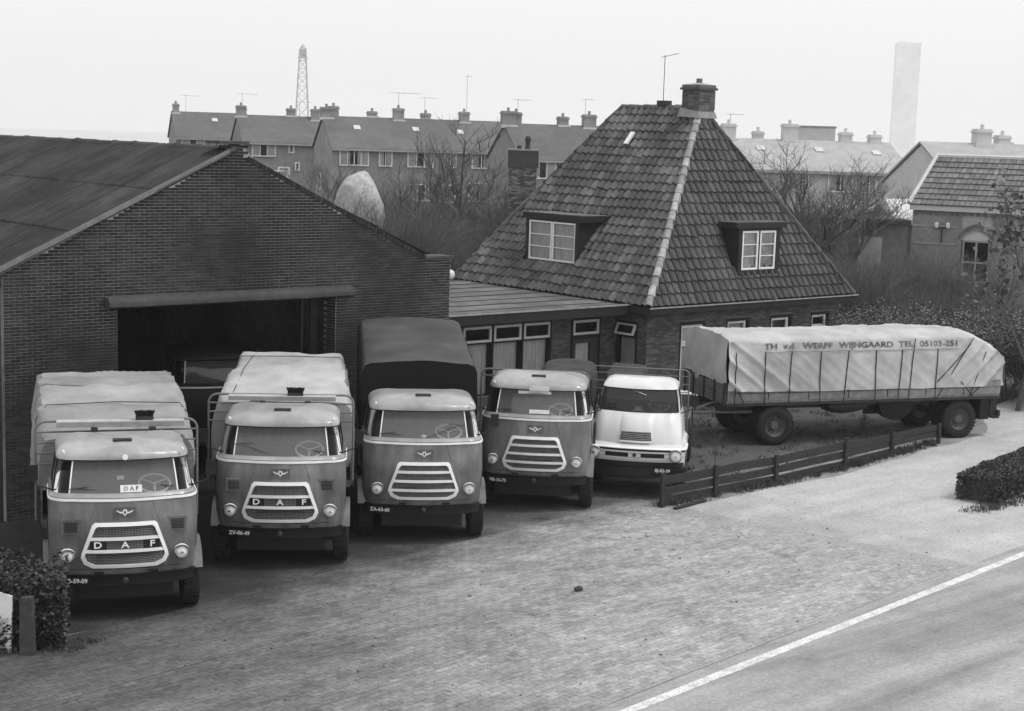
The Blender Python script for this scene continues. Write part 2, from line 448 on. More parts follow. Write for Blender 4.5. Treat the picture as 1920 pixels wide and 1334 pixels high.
# reveal bricks of the doorway
for X, s in ((18.86, -1), (13.78, 1)):
    rb = MB()
    for r_ in range(64):
        z = .03+r_*BH
        for k in range(2):
            y0 = GY+.012+k*.22-(.11 if r_ % 2 else 0)
            a, c = max(y0+.006, GY+.01), min(y0+.214, GY+.452)
            if c-a > .03: rb.box(min(X, X+s*.010), max(X, X+s*.010), a, c, z-.025, z+.025)
    rb.build('door_reveal', 'brick_dark', gar, kind='stuff')
MB().box(18.55, 18.72, GY+.5, GY+.56, .02, 3.95).box(18.30, 18.36, GY+.5, GY+.56, .02, 3.95).build('door_edge', 'iron', gar)
# rounded rail cover over the doorway
lt = MB()
prof = [(GY-.02, 3.955), (GY-.20, 3.955), (GY-.245, 3.985), (GY-.25, 4.06), (GY-.22, 4.12), (GY-.15, 4.16), (GY-.02, 4.18)]
nl = 22
for k in range(nl):
    xa, xb = 13.5+k*5.7/nl, 13.5+(k+1)*5.7/nl
    dz = [.012*nz(q*1.3) for q in (xa, xb)]
    A = [lt.P((xa, y, z+dz[0])) for y, z in prof]; B = [lt.P((xb, y, z+dz[1])) for y, z in prof]
    for j in range(len(prof)): lt.f.append((A[j], B[j], B[(j+1) % len(prof)], A[(j+1) % len(prof)]))
    if k == 0: lt.f.append(tuple(A))
    if k == nl-1: lt.f.append(tuple(reversed(B)))
lt.build('door_rail_cover', 'lintel', gar, smooth=40)
# copings
MB().box(16.0, 16.68, GY-.03, GY+.49, 7.15, 7.21).build('peak_coping', 'lintel', gar)
MB().box(21.22, 22.02, GY-.03, GY+.49, 4.70, 4.75).build('shoulder_coping', 'lintel', gar)
# soldier bricks of the right verge
vb = MB()
sl = V((21.28-16.63, 0, 4.66-6.84)); ln = sl.length; sl.normalize(); up = V((-sl.z, 0, sl.x))
for k in range(int(ln/.075)):
    p = V((16.63, GY-.02, 6.84))+sl*(k+.5)*.075
    vb.b = (p, sl, V((0,1,0)), up); vb.box(-.031, .031, 0, .3, -.01, .085+.008*nz(k*3.1))
vb.b = None
vb.build('verge_bricks', 'brick_dark', gar, kind='stuff')
# corrugated sheets
SHW, NW = .876, 6
def sheet_mesh(length):
    b = MB()
    n = NW*6
    b.grid(lambda u, v: ((u-.5)*(SHW+.07), v*length, .036*math.cos(u*(SHW+.07)/.146*2*math.pi)), n, 1)
    b.grid(lambda u, v: ((u-.5)*(SHW+.07), .0, .036*math.cos(u*(SHW+.07)/.146*2*math.pi)-.012*v), n, 1)
    return b.mesh('roof_sheet', 'corrugated', 50)
def slope_sheets(xe, ze, xr, zr, rows, seed, y0=GY-.06, y1=GB+.2):
    L_ = math.hypot(xr-xe, zr-ze); me = sheet_mesh(L_/rows+.14); rg = random.Random(seed)
    es = V((xr-xe, 0, zr-ze)).normalized(); exx = V((0, -1, 0)) if xr > xe else V((0, 1, 0)); n = exx.cross(es)
    nc = int(math.ceil((y1-y0)/SHW))
    for r_ in range(rows):
        for c_ in range(nc):
            yc = y0+(c_+.5)*SHW
            p = V((xe, yc, ze))+es*(r_*L_/rows-.05)+n*(.03+.014*r_+rg.uniform(-.006, .006)+(.004 if c_ % 2 else 0))
            t = .014
            es2 = (es+n*-t*.5).normalized(); n2 = exx.cross(es2)
            q = link('roof_sheet', me, gar)
            mm = Matrix((exx, es2, n2)).transposed().to_4x4(); mm.translation = p; q.matrix_local = mm
slope_sheets(11.3, 4.63, GPX-.06, 7.0, 3, 4)
slope_sheets(22.1, 4.52, GPX+.06, 6.98, 3, 5, y0=GY+.5)
MB().hexa([(11.2,GY-.085,4.62),(16.2,GY-.085,6.95),(16.2,GY-.062,6.95),(11.2,GY-.062,4.62),(11.2,GY-.085,4.72),(16.2,GY-.085,7.05),(16.2,GY-.062,7.05),(11.2,GY-.062,4.72)]).build('verge_trim', 'verge_grey', gar)
# ridge caps
rc = MB(); prof = [(math.cos(R(a))*.13, math.sin(R(a))*.13) for a in range(-10, 191, 20)]
rc.grid(lambda u, v: (math.cos(R(-25+230*u))*.15*(1+.12*(v > .9)), v*.98, math.sin(R(-25+230*u))*.12*(1+.15*(v > .9))), 10, 10)
rcm = rc.mesh('ridge_cap', 'corrugated', 50)
for k in range(17): link('ridge_cap', rcm, gar, loc=(GPX, GY+.42+k*.97, 6.985+.01*math.sin(k*2.3)))
MB().tube([(GX0-.10, GY+.03, 0), (GX0-.10, GY+.03, 4.5)], .06, 10).build('cover_pipe', 'iron', gar)  # pipe added to cover the bright strip of side wall
MB().box(GX0-.1, GX0+.02, GY+.1, GB, 4.44, 4.54).build('gutter', 'iron', gar)
# ------------------------------------------------------------------ windows
def window(parent, o, ex, en, w, h, cols=1, rows=1, fw=.06, bar=.03, mat='white_paint', glass='glass_dark', curtain=None, name='window', depth=.07, hsplit=None, tilt=0.0, cd=.05):
    """o = lower left corner on the wall face, ex along, en outward. frame part > pane, curtain"""
    ez = V((0, 0, 1)); o = V(o); ex = V(ex); en = V(en)
    if tilt:
        ez2 = (V((0,0,1))*math.cos(tilt)-en*math.sin(tilt)).normalized(); o = o+V((0,0,h))-ez2*h; ez = ez2
    b = MB((o, ex, en, ez)); d0, d1 = -depth, .0
    b.box(0, fw, d0, d1, 0, h); b.box(w-fw, w, d0, d1, 0, h)
    b.box(fw, w-fw, d0, d1-.002, 0, fw); b.box(fw, w-fw, d0, d1-.002, h-fw, h)
    for k in range(1, cols):
        x = fw+(w-2*fw)*k/cols; b.box(x-bar/2, x+bar/2, d0+.01, d1-.006, fw, h-fw)
    zz = [fw+(h-2*fw)*k/rows for k in range(1, rows)] if hsplit is None else hsplit
    for z in zz: b.box(fw, w-fw, d0+.012, d1-.010, z-bar/2, z+bar/2)
    fr = b.build(name, mat, parent)
    MB((o, ex, en, ez)).box(fw*.5, w-fw*.5, -depth*.62, -depth*.52, fw*.5, h-fw*.5).build('pane', 'glass_clear' if curtain else glass, fr)
    if curtain:
        c = MB((o, ex, en, ez)); n = max(24, int(w*60)); gaps = curtain if isinstance(curtain, (list, tuple)) else [(0, 1)]
        for g0, g1 in gaps:
            c.grid(lambda u, v: (fw*.6+(w-1.2*fw)*(g0+(g1-g0)*u), -depth-cd+.36*cd*math.sin((g0+(g1-g0)*u)*w*52+1.5*nz(u*5)), fw*.5+(h-fw)*v), n, 1)
        c.build('curtain', 'curtain', fr, smooth=True)
    return fr
def room_box(parent, o, ex, en, w, h, d=.6, mat='dark_room'):
    ez = V((0,0,1)); MB((V(o), V(ex), V(en), ez)).box(-.02, w+.02, -d, -.11, -.02, h+.02, skip=('k',)).build('dark_recess', mat, parent)

# ------------------------------------------------------------------ tiled hip-roof house
EX0, EX1, EY0, EY1, EZ = 30.12, 38.95, 29.70, 38.30, 3.0
RX, RY0, RY1, RZ = (EX0+EX1)/2, 32.25, 35.55, 8.43
house = thing('tiled_house', 'brick house with steep dark tiled hip roof, two dormers and ridge chimney', 'house')
WX0, WX1, WY0, WY1 = 30.45, 38.62, 30.05, 37.95
# front wall (towards the road) with four windows, left wall
fw_open = [(31.75, 32.78, .45, 2.47), (33.66, 34.70, .9, 2.47), (35.57, 36.60, .9, 2.47), (37.44, 38.36, .9, 2.47)]
brick_wall(house, 'front_wall', (WX0, WY0, 0), (1,0,0), (0,-1,0), WX1-WX0, lambda x: 2.84, [(a-WX0, b-WX0, c, d) for a, b, c, d in fw_open],
           'brick_house', 'mortar_house', .28, 210, near=lambda x, z: (x*.6-z if (z > 1.2 and x < 1.3) or z > 2.3 else 50+x), topmax=2.82, seed=8)
brick_wall(house, 'left_wall', (WX0, WY1, 0), (0,-1,0), (-1,0,0), WY1-WY0, lambda x: 2.84, [(WY1-31.24, WY1-30.40, 1.0, 2.5)],
           'brick_house', 'mortar_house', .28, 90, near=lambda x, z: -z-x*.5, topmax=2.82, seed=9)
for q in (('back_wall', (WX0, WY1, 0), (1,0,0), (0,1,0), WX1-WX0), ('right_wall', (WX1, WY1-.29, 0), (0,-1,0), (1,0,0), WY1-WY0-.58)):
    brick_wall(house, q[0], q[1], q[2], q[3], q[4], lambda x: 2.84, [], 'brick_house', 'mortar_house', .28, brick=False)
for k, (a, b, c, d) in enumerate(fw_open):
    # dark outer frame, white opening sash
    f = MB(); f.box(a, b, WY0-.005, WY0+.10, d-.09, d); f.box(a, a+.07, WY0-.004, WY0+.10, c, d-.09); f.box(b-.07, b, WY0-.004, WY0+.10, c, d-.09)
    f.build('window_surround', 'black_wood', house)
    if k == 0:
        window(house, (a+.07, WY0+.03, 1.86), (1,0,0), (0,-1,0), b-a-.14, .5, 1, 1, .07, curtain=[(0, 1)])
        window(house, (a+.07, WY0+.03, c), (1,0,0), (0,-1,0), b-a-.14, 1.40, 1, 1, .07, curtain=[(.0, .5), (.8, 1)])
        MB().box(a-.08, b+.25, WY0-.20, WY0+.02, c-.10, c-.002).build('window_sill', 'white_paint', house)
    else:
        window(house, (a+.07, WY0+.03, 2.02 if k == 3 else c), (1,0,0), (0,-1,0), b-a-.24, .36 if k == 3 else 1.48, 1, 1, .07, curtain=None if k == 3 else [(0, 1)])
        if k == 3: window(house, (a+.07, WY0+.03, c), (1,0,0), (0,-1,0), b-a-.24, 1.1, 1, 1, .06, curtain=[(0, 1)])
        MB().box(a-.05, b+.05, WY0-.08, WY0+.02, c-.08, c-.002).build('window_sill', 'concrete', house)
    room_box(house, (a, WY0, c), (1,0,0), (0,-1,0), b-a, d-c, .7)
# window in the left wall: upper light tilted open
f = MB(); f.box(WX0-.004, WX0+.1, 30.40, 31.24, 2.42, 2.5); f.box(WX0-.003, WX0+.1, 30.40, 30.46, 1.0, 2.42); f.box(WX0-.003, WX0+.1, 31.18, 31.24, 1.0, 2.42)
f.build('window_surround', 'black_wood', house)
window(house, (WX0-.03, 31.18, 2.10), (0,-1,0), (-1,0,0), .72, .33, 1, 1, .055, tilt=R(24))
window(house, (WX0+.02, 31.18, 1.0), (0,-1,0), (-1,0,0), .72, 1.08, 1, 1, .045, 'black_wood' and .03, mat='black_wood', curtain=[(0, 1)])
room_box(house, (WX0, 31.24, 1.0), (0,-1,0), (-1,0,0), .84, 1.5, .6)
# eaves: gutter boards and soffit
gb = MB()
gb.box(EX0-.02, EX1+.16, EY0-.08, EY0+.04, 2.80, 2.985); gb.box(EX0-.08, EX0+.04, EY0-.06, EY1+.06, 2.801, 2.984)
gb.box(EX1-.04, EX1+.08, EY0+.05, EY1+.06, 2.802, 2.983); gb.box(EX0-.02, EX1+.06, EY1-.04, EY1+.08, 2.803, 2.982)
gb.build('gutter_board', 'black_wood', house)
MB().box(EX0-.03, EX1+.17, EY0-.11, EY0-.081, 2.955, 2.99).build('gutter_lip', 'lead', house)
MB().box(EX0+.045, EX1-.045, EY0+.045, EY1-.045, 2.83, 2.86).build('soffit', 'black_wood', house)
# tiles
TW, TG = .262, .325
def tile_geom(b, x0=0.0, x1=TW, lim=None):
    """one pan tile at the local origin; x across, y up the slope, z out; lim(x, y) clips x at a hip"""
    prof = [(0, .010), (.10, .058), (.23, .080), (.37, .060), (.52, .014), (.76, .0), (1.0, .012)]
    rows = [(0.0, .05), (TG+.05, .002)]
    idx = []
    for y, dz in rows:
        r_ = []
        for t, z in prof:
            x = x0+(x1-x0)*t
            if lim: x = lim(x, y)
            r_.append(b.P((x, y, z+dz)))
        idx.append(r_)
    low = []
    for t, z in prof:
        x = x0+(x1-x0)*t
        if lim: x = lim(x, 0)
        low.append(b.P((x, .004, z+.05-.036)))
    for k in range(6):
        b.f.append((idx[0][k], idx[0][k+1], idx[1][k+1], idx[1][k])); b.f.append((low[k], low[k+1], idx[0][k+1], idx[0][k]))
roof = MB()
A, B_, C_, D_ = (EX0, EY0, EZ), (EX1, EY0, EZ), (EX1, EY1, EZ), (EX0, EY1, EZ); T0, T1 = (RX, RY0, RZ), (RX, RY1, RZ)
dn = V((0, 0, -.05))
q = [V(p)+dn for p in (A, B_, C_, D_, T0, T1)]
roof.poly([q[3], q[0], q[4], q[5]]); roof.poly([q[0], q[1], q[4]]); roof.poly([q[1], q[2], q[5], q[4]]); roof.poly([q[2], q[3], q[5]])
roof = roof.build('roof', 'roof_under', house)
tmesh = {}
for mn in ('roof_tile', 'roof_tile_front'):
    b = MB(); tile_geom(b); tmesh[mn] = b.mesh('tile', mn)
def face_tiles(p, ex, es, length, slope, l_lim, r_lim, mat, n_ind, near, skip=None, seed=1):
    p = V(p); ex = V(ex); es = V(es); n = ex.cross(es); rg = random.Random(seed)
    rest = MB(); cand = []
    nr = int(slope/TG+.5); gg = slope/nr; nc = int(length/TW)+1
    for r_ in range(nr):
        y = r_*gg; jit = rg.uniform(-.01, .01)
        for c_ in range(nc):
            x = c_*TW+jit
            xc = x+TW/2
            yl = y+gg*.5
            if xc < l_lim(yl)-TW*.55 or xc > r_lim(yl)+TW*.55: continue
            if skip and skip(xc, yl): continue
            wob = .035*nz(xc*.55, y*.6, seed)+rg.uniform(-.006, .006)
            o = p+ex*x+es*(y+rg.uniform(-.008, .008)-(rg.uniform(.02, .06) if rg.random() < .03 else 0))+n*(.03+wob)
            if x >= l_lim(y+gg) and x+TW <= r_lim(y+gg): cand.append((near(xc, y), o))
            else:
                rest.b = (o, ex, es, n)
                tile_geom(rest, lim=lambda xx, yy: min(max(xx, l_lim(y+yy)-x), r_lim(y+yy)-x))
    cand.sort(key=lambda q: q[0])
    for k, (_, o) in enumerate(cand):
        if k < n_ind:
            t = link('tile', tmesh[mat], roof); mm = Matrix((ex, es, n)).transposed().to_4x4(); mm.translation = o; t.matrix_local = mm
        else: rest.b = (o, ex, es, n); tile_geom(rest)
    rest.b = None
    rest.build('tiles', mat, roof, kind='stuff', smooth=False)
SL = math.hypot(RX-EX0, RZ-EZ); SF = math.hypot(RY0-EY0, RZ-EZ)
LX, LY = EX1-EX0, EY1-EY0
esL = V((RX-EX0, 0, RZ-EZ)).normalized(); esF = V((0, RY0-EY0, RZ-EZ)).normalized()
# left face: ex runs from the back corner to the front corner (-Y)
DL = dict(y0=33.30, y1=35.62, z=5.2); DF = dict(x0=33.92, x1=35.72, z=5.2)
def skipL(x, y):
    Y = EY1-x; z = EZ+y/SL*(RZ-EZ); return DL['y0']-.02 < Y < DL['y1']+.02 and 3.82 < z < DL['z']
def skipF(x, y):
    X = EX0+x; z = EZ+y/SF*(RZ-EZ); return DF['x0']-.02 < X < DF['x1']+.02 and 3.82 < z < DF['z']
face_tiles((EX0, EY1, EZ), (0,-1,0), esL, LY, SL, lambda y: (EY1-RY1)*y/SL, lambda y: LY-(RY0-EY0)*y/SL, 'roof_tile', 190,
           lambda x, y: (LY-x)**2*.25+y*y*.3, skipL, 11)
face_tiles((EX0, EY0, EZ), (1,0,0), esF, LX, SF, lambda y: (RX-EX0)*y/SF, lambda y: LX-(RX-EX0)*y/SF, 'roof_tile_front', 110,
           lambda x, y: x*x*.25+y*y*.3, skipF, 12)
face_tiles((EX1, EY0, EZ), (0,1,0), V((-(RX-EX0), 0, RZ-EZ)).normalized(), LY, SL, lambda y: (RY0-EY0)*y/SL, lambda y: LY-(EY1-RY1)*y/SL, 'roof_tile', 0, lambda x, y: 0, None, 13)
face_tiles((EX1, EY1, EZ), (-1,0,0), V((0, -(EY1-RY1), RZ-EZ)).normalized(), LX, SF, lambda y: (RX-EX0)*y/SF, lambda y: LX-(RX-EX0)*y/SF, 'roof_tile_front', 0, lambda x, y: 0, None, 14)
# hip and ridge tiles (half-round, overlapping)
def ridge_run(a, b, mat, r=.105, step=.325, skip_end=0):
    a, b = V(a), V(b); d = b-a; n = max(1, int(d.length/step)); ax = d.normalized()
    up = (V((0,0,1))-ax*ax.z).normalized(); sd = ax.cross(up)
    h = MB(); seg = d.length/n
    h.grid(lambda u, v: (math.cos(R(-20+220*u))*r*(1.16-.22*v), v*(seg+.05), math.sin(R(-20+220*u))*r*.95*(1.16-.22*v)), 8, 1)
    h.grid(lambda u, v: (math.cos(R(-20+220*u))*r*(1.16-.24*v), 0, math.sin(R(-20+220*u))*r*.95*(1.16-.24*v)), 8, 1)
    me = h.mesh('ridge_tile', mat, 60)
    for k in range(n-skip_end):
        o = link('ridge_tile', me, roof); p = a+ax*seg*k+up*(.02+.02*nz(k*.7, seg))+sd*.012*nz(k*1.3, 4)
        mm = Matrix((sd, ax, up)).transposed().to_4x4(); mm.translation = p; o.matrix_local = mm
ridge_run(A, T0, 'hip_tile'); ridge_run(B_, T0, 'roof_tile_front', .1); ridge_run(D_, T1, 'roof_tile', .1); ridge_run(C_, T1, 'roof_tile', .1)
ridge_run(T1, T0, 'roof_tile', .1)
# small skylight
b = MB((V((33.53, 34.36, 7.30)), V((0,-1,0)), esL, V((0,-1,0)).cross(esL)))
b.box(0, .17, 0, .46, .03, .085); b.build('skylight', 'white_paint', house)
# dormers
dm = MB(); xr = EX0+(DL['z']-EZ)/(RZ-EZ)*(RX-EX0)
xb = EX0+(3.82-EZ)/(RZ-EZ)*(RX-EX0)
y0, y1 = DL['y0'], DL['y1']
dm.hexa([(xb+.12,y0,3.62),(xr+.3,y0,5.0),(xr+.3,y1,5.0),(xb+.12,y1,3.62),(xb+.12,y0,5.06),(xr+.5,y0,5.06),(xr+.5,y1,5.06),(xb+.12,y1,5.06)])
dormer = dm.build('dormer', 'black_wood', house)
MB().box(xb-.02, xr+.25, y0-.16, y1+.16, 5.06, 5.24).build('dormer_roof', 'black_wood', dormer)
MB().box(xb+.0, xr+.23, y0-.14, y1+.14, 5.24, 5.255).build('roof_felt', 'tar_roof', dormer)
hw = (y1-y0-.30)/2
for k in range(2):
    window(house, (xb-.0, y1-.14-k*(hw+.03), 3.86), (0,-1,0), (-1,0,0), hw, 1.16, 1, 3, .05, .025, curtain=[(0, 1)], depth=.05, cd=.03)
MB().box(xb-.01, xb+.13, y0, y0+.14, 3.72, 5.06).box(xb-.01, xb+.13, y1-.13, y1, 3.72, 5.06).box(xb-.008, xb+.13, y0+.14, y1-.13, 3.72, 3.855).box(xb-.008, xb+.13, y0+.14, y1-.13, 5.02, 5.06).build('dormer_frame', 'black_wood', dormer)
MB().box(xb-.06, xb+.1, y0+.05, y1-.05, 3.74, 3.80).build('dormer_apron', 'lead', dormer)
yr = EY0+(DF['z']-EZ)/(RZ-EZ)*(RY0-EY0); yb = EY0+(3.82-EZ)/(RZ-EZ)*(RY0-EY0)
x0, x1 = DF['x0'], DF['x1']
d2 = MB().hexa([(x0,yb+.06,3.62),(x1,yb+.06,3.62),(x1,yr+.3,5.0),(x0,yr+.3,5.0),(x0,yb+.06,5.06),(x1,yb+.06,5.06),(x1,yr+.4,5.06),(x0,yr+.4,5.06)]).build('dormer', 'black_wood', house)
MB().box(x0-.16, x1+.22, yb-.19, yr+.25, 5.06, 5.22).build('dormer_roof', 'black_wood', d2)
MB().box(x0-.14, x1+.20, yb-.17, yr+.24, 5.22, 5.235).build('roof_felt', 'tar_roof', d2)
for k in range(2):
    window(house, (x0+.16+k*.76, yb-.13, 3.86), (1,0,0), (0,-1,0), .70, 1.12, 1, 3, .06, .025, curtain=[(0, 1)], depth=.05, cd=.03)
MB().box(x0, x0+.155, yb-.14, yb+.07, 3.70, 5.06).box(x1-.18, x1, yb-.14, yb+.07, 3.70, 5.06).box(x0+.155, x1-.18, yb-.138, yb+.07, 3.70, 3.855).box(x0+.155, x1-.18, yb-.138, yb+.07, 4.985, 5.06).box(x0+.862, x0+.918, yb-.136, yb-.02, 3.855, 4.985).build('dormer_frame', 'black_wood', d2)
# chimney
CX0, CX1, CYA, CYB = RX-.345, RX+.345, 32.0, 32.69
M('flash', .27, .7, .25, 6, bump=.2)
fl = MB(); fl.hexa([(CX0-.08,CYA-.04,8.16),(CX1+.08,CYA-.04,8.16),(CX1+.08,CYB+.10,8.2),(CX0-.08,CYB+.10,8.2),(CX0-.015,CYA-.015,8.34),(CX1+.015,CYA-.015,8.34),(CX1+.015,CYB+.05,8.46),(CX0-.015,CYB+.05,8.46)])
chim = MB().box(CX0+.012, CX1-.012, CYA+.012, CYB-.012, 7.6, 9.02).build('chimney', 'mortar_house', house)
fl.build('flashing', 'flash', chim)
cbm = {}
for key, (w_, d_) in {'x': (.1535, .02), 'y': (.1535, .02)}.items(): pass
cw = (CX1-CX0)/3
cfull = MB().box(-cw/2+.005, cw/2-.005, -.02, .0, -.026, .026).mesh('brick', 'brick_house')
for r_ in range(9):
    z = 8.44+r_*BH
    for s_ in range(4):
        for k in range(3):
            u = (k+.5)*cw
            o = link('brick', cfull, chim)
            if s_ == 0: o.location = (CX0+u, CYA+.012, z)
            elif s_ == 1: o.location = (CX0+.012, CYA+u, z); o.rotation_euler = (0, 0, -math.pi/2)
            elif s_ == 2: o.location = (CX1-.012, CYA+u, z); o.rotation_euler = (0, 0, math.pi/2)
            else: o.location = (CX0+u, CYB-.012, z); o.rotation_euler = (0, 0, math.pi)
MB().box(CX0-.05, CX1+.05, CYA-.05, CYB+.05, 8.98, 9.05).build('corbel', 'brick_house', chim)
MB().box(CX0-.01, CX1+.01, CYA-.01, CYB+.01, 9.05, 9.13).build('cap_course', 'brick_house', chim)
MB().hexa([(CX0-.01,CYA-.01,9.13),(CX1+.01,CYA-.01,9.13),(CX1+.01,CYB+.01,9.13),(CX0-.01,CYB+.01,9.13),(CX0+.3,CYA+.3,9.20),(CX1-.3,CYA+.3,9.20),(CX1-.3,CYB-.3,9.20),(CX0+.3,CYB-.3,9.20)]).build('mortar_cap', 'lead', chim)
MB().lathe([(.09, 0), (.09, .14), (.07, .14), (.07, .05)], 12, (RX, (CYA+CYB)/2, 9.18), (0,0,1)).build('chimney_pot', 'brick_house', chim, smooth=50)
# aerial on the ridge
def aerial(parent, p, h, n=4, span=.5, d=(1,0,0), rod=.012, name='aerial', boom=.5):
    p = V(p); d = V(d).normalized(); pr = d.cross(V((0,0,1)))
    b = MB(); b.tube([p, p+V((0,0,h))], rod, 5); t = p+V((0,0,h-.05)); b.tube([t-d*boom*.25, t+d*boom], rod*.8, 5)
    for k in range(n):
        c = t+d*(boom*(-.22+1.2*k/max(1, n-1))); b.tube([c-pr*span*(.5-.06*k), c+pr*span*(.5-.06*k)], rod*.65, 4)
    return b.build(name, 'iron', parent)
aerial(house, (RX-.05, 33.75, RZ+.05), 1.55, 5, .42, (.8, -.6, .25), .011, boom=.42)
MB().box(RX-.12, RX+.12, 33.55, 33.95, RZ+.09, RZ+.24).build('ridge_vent', 'iron', house)
# white lamp and pipe at the back corner
MB().lathe([(.03, 0), (.10, .06), (.13, .16), (.10, .27), (.02, .32)], 12, (29.75, 37.9, 3.02), (0,0,1)).build('vent_cowl', 'white_paint', house, smooth=True)

# ------------------------------------------------------------------ flat-roofed wing
wing = thing('flat_roof_annex', 'low flat-roofed brick annex with large curtained windows between garage and tiled house', 'annex')
AY, AX0, AX1 = 31.3, 22.3, 30.14
a_open = [(24.95, 28.05, .7, 2.62), (28.78, 29.90, .1, 2.62)]
brick_wall(wing, 'front_wall', (AX0, AY, 0), (1,0,0), (0,-1,0), AX1-AX0+.3, lambda x: 2.8, [(a-AX0, b-AX0, c, d) for a, b, c, d in a_open],
           'brick_house', 'mortar_house', .28, 200, near=lambda x, z: (-z if x > 5.7 else 9), topmax=2.78, seed=21)
MB().box(AX0, AX0+.28, AY+.29, 37.6, 0, 2.8).build('side_wall', 'mortar_house', wing)
MB().box(AX0, AX1+.2, 37.6, 37.88, 0, 2.8).build('back_wall', 'mortar_house', wing)
b = MB(); b.hexa([(AX0-.1,30.5,2.85),(AX1,30.5,2.85),(AX1,37.9,2.85),(AX0-.1,37.9,2.85),(AX0-.1,30.5,2.995),(AX1-.06,30.5,2.995),(AX1-.06,37.9,3.02),(AX0-.1,37.9,3.02)])
b.build('roof', 'tar_roof', wing)
seam = MB()
for k in range(8):
    y = 31.1+k*.92; seam.box(AX0-.05, AX1-.1, y, y+.05, 2.99, 3.012+.003*(k % 2)+(y-30.5)*.0033)
seam.build('felt_seams', 'lead' if False else 'lintel', wing, kind='stuff')
MB().box(AX0-.1, AX1+.0, 30.38, 30.497, 2.74, 3.03).build('fascia', 'black_wood', wing)
MB().box(AX0-.1, AX1-.02, 30.36, 30.379, 2.99, 3.035).build('fascia_trim', 'lead', wing)
MB().box(AX0-.05, AX1-.05, 30.50, AY+.0, 2.76, 2.80).build('soffit', 'black_wood', wing)
for k in range(3):
    a = 24.97+k*1.03
    MB().box(a-.03, a+.03, AY-.03, AY+.1, .7, 2.62).build('mullion', 'black_wood', wing)
    window(wing, (a+.05, AY-.02, 2.13), (1,0,0), (0,-1,0), .94, .42, 1, 1, .065)
    window(wing, (a+.04, AY+.05, .72), (1,0,0), (0,-1,0), .96, 1.38, 1, 1, .025, mat='black_wood', curtain=[(0, 1)])
MB().box(28.0, 28.06, AY-.03, AY+.1, .7, 2.62).build('mullion', 'black_wood', wing)
MB().box(24.9, 28.06, AY-.028, AY+.1, 2.56, 2.70).build('head_rail', 'black_wood', wing)
room_box(wing, (24.95, AY, .7), (1,0,0), (0,-1,0), 3.1, 1.92, .9)
# door with glazed panel
d = MB(); d.box(28.80, 29.88, AY-.02, AY+.08, 2.54, 2.62); d.box(28.80, 28.86, AY-.021, AY+.08, .1, 2.54); d.box(29.82, 29.88, AY-.021, AY+.08, .1, 2.54); d.box(28.86, 29.82, AY-.019, AY+.08, 2.02, 2.13)
d.build('door_frame', 'black_wood', wing)
M('brown_paint', .055, .5, .15, 6)
dd = MB(); dd.box(28.86, 28.98, AY+.0, AY+.05, .1, 2.02); dd.box(29.52, 29.82, AY+.0, AY+.05, .1, 2.02); dd.box(28.98, 29.52, AY+.001, AY+.05, 1.90, 2.02); dd.box(28.98, 29.52, AY+.001, AY+.05, .1, .8)
door = dd.build('door', 'brown_paint', wing)
MB().box(28.98, 29.52, AY+.02, AY+.028, .8, 1.90).build('pane', 'glass_clear', door)
c = MB(); c.grid(lambda u, v: (28.98+.54*u, AY+.07+.012*math.sin(u*38), .8+1.1*v), 40, 1); c.build('curtain', 'curtain', door, smooth=True)
MB().box(29.56, 29.60, AY-.05, AY, 1.05, 1.17).build('handle', 'lead', door)
window(wing, (28.86, AY-.02, 2.13), (1,0,0), (0,-1,0), .96, .40, 1, 1, .065)
room_box(wing, (28.8, AY+.0, .1), (1,0,0), (0,-1,0), 1.08, 2.5, .6)
# ------------------------------------------------------------------ lorries
M('paint_grey', .145, .34, .3, 2.0, stretch=(3,3,.5), spec=.5, stain=.28, sscale=1.6, coat=.25, fine=.08)
M('paint_grey_b', .145, .36, .32, 2.0, stretch=(3,3,.5), spec=.5, stain=.3, sscale=1.3, coat=.25, fine=.08)
M('paint_pale', .33, .36, .2, 3, spec=.5, stain=.12, sscale=1.4, coat=.25)
M('paint_cream', .66, .3, .07, 2.5, spec=.5, stain=.1, sscale=1.3, coat=.25)
M('paint_trim', .88, .35, .08, 5, spec=.5)
M('chrome', .62, .16, .1, 6, metal=.9)
M('lens', .85, .15, .2, 14, spec=.8)
M('bumper_black', .008, .5, .3, 6, spec=.4)
M('tyre', .016, .8, .3, 10, bump=.3, bscale=25)
M('rim_dark', .09, .6, .3, 8, spec=.4)
M('grille_dark', .012, .6, .2)
M('grille_wire', .24, .45, .2, 8, metal=.5)
M('seat', .05, .8, .2)
M('tarp_pale', .34, .85, .16, 2.2, bump=.25, bscale=14, stain=.22, sscale=.7)
M('tarp_mid', .41, .85, .14, 2.2, bump=.25, bscale=14, stain=.2, sscale=.8)
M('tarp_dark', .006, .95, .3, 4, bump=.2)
M('tarp_roof', .06, .75, .25, 1.8, bump=.25, bscale=12, stain=.3, sscale=.8)
M('tarp_load', .038, .8, .3, 3, bump=.3, bscale=12)
M('tarp_trailer', .46, .85, .12, 2.2, bump=.25, bscale=14, stain=.15, sscale=.7)
M('rope', .02, .9, .3, 9)
M('letter_dark', .26, .85, .6, 5)
M('board_pale', .4, .7, .2, 6)
M('bristle', .012, .9, .4, 9)
M('body_grey', .26, .7, .3, 6, bump=.25, stain=.2)

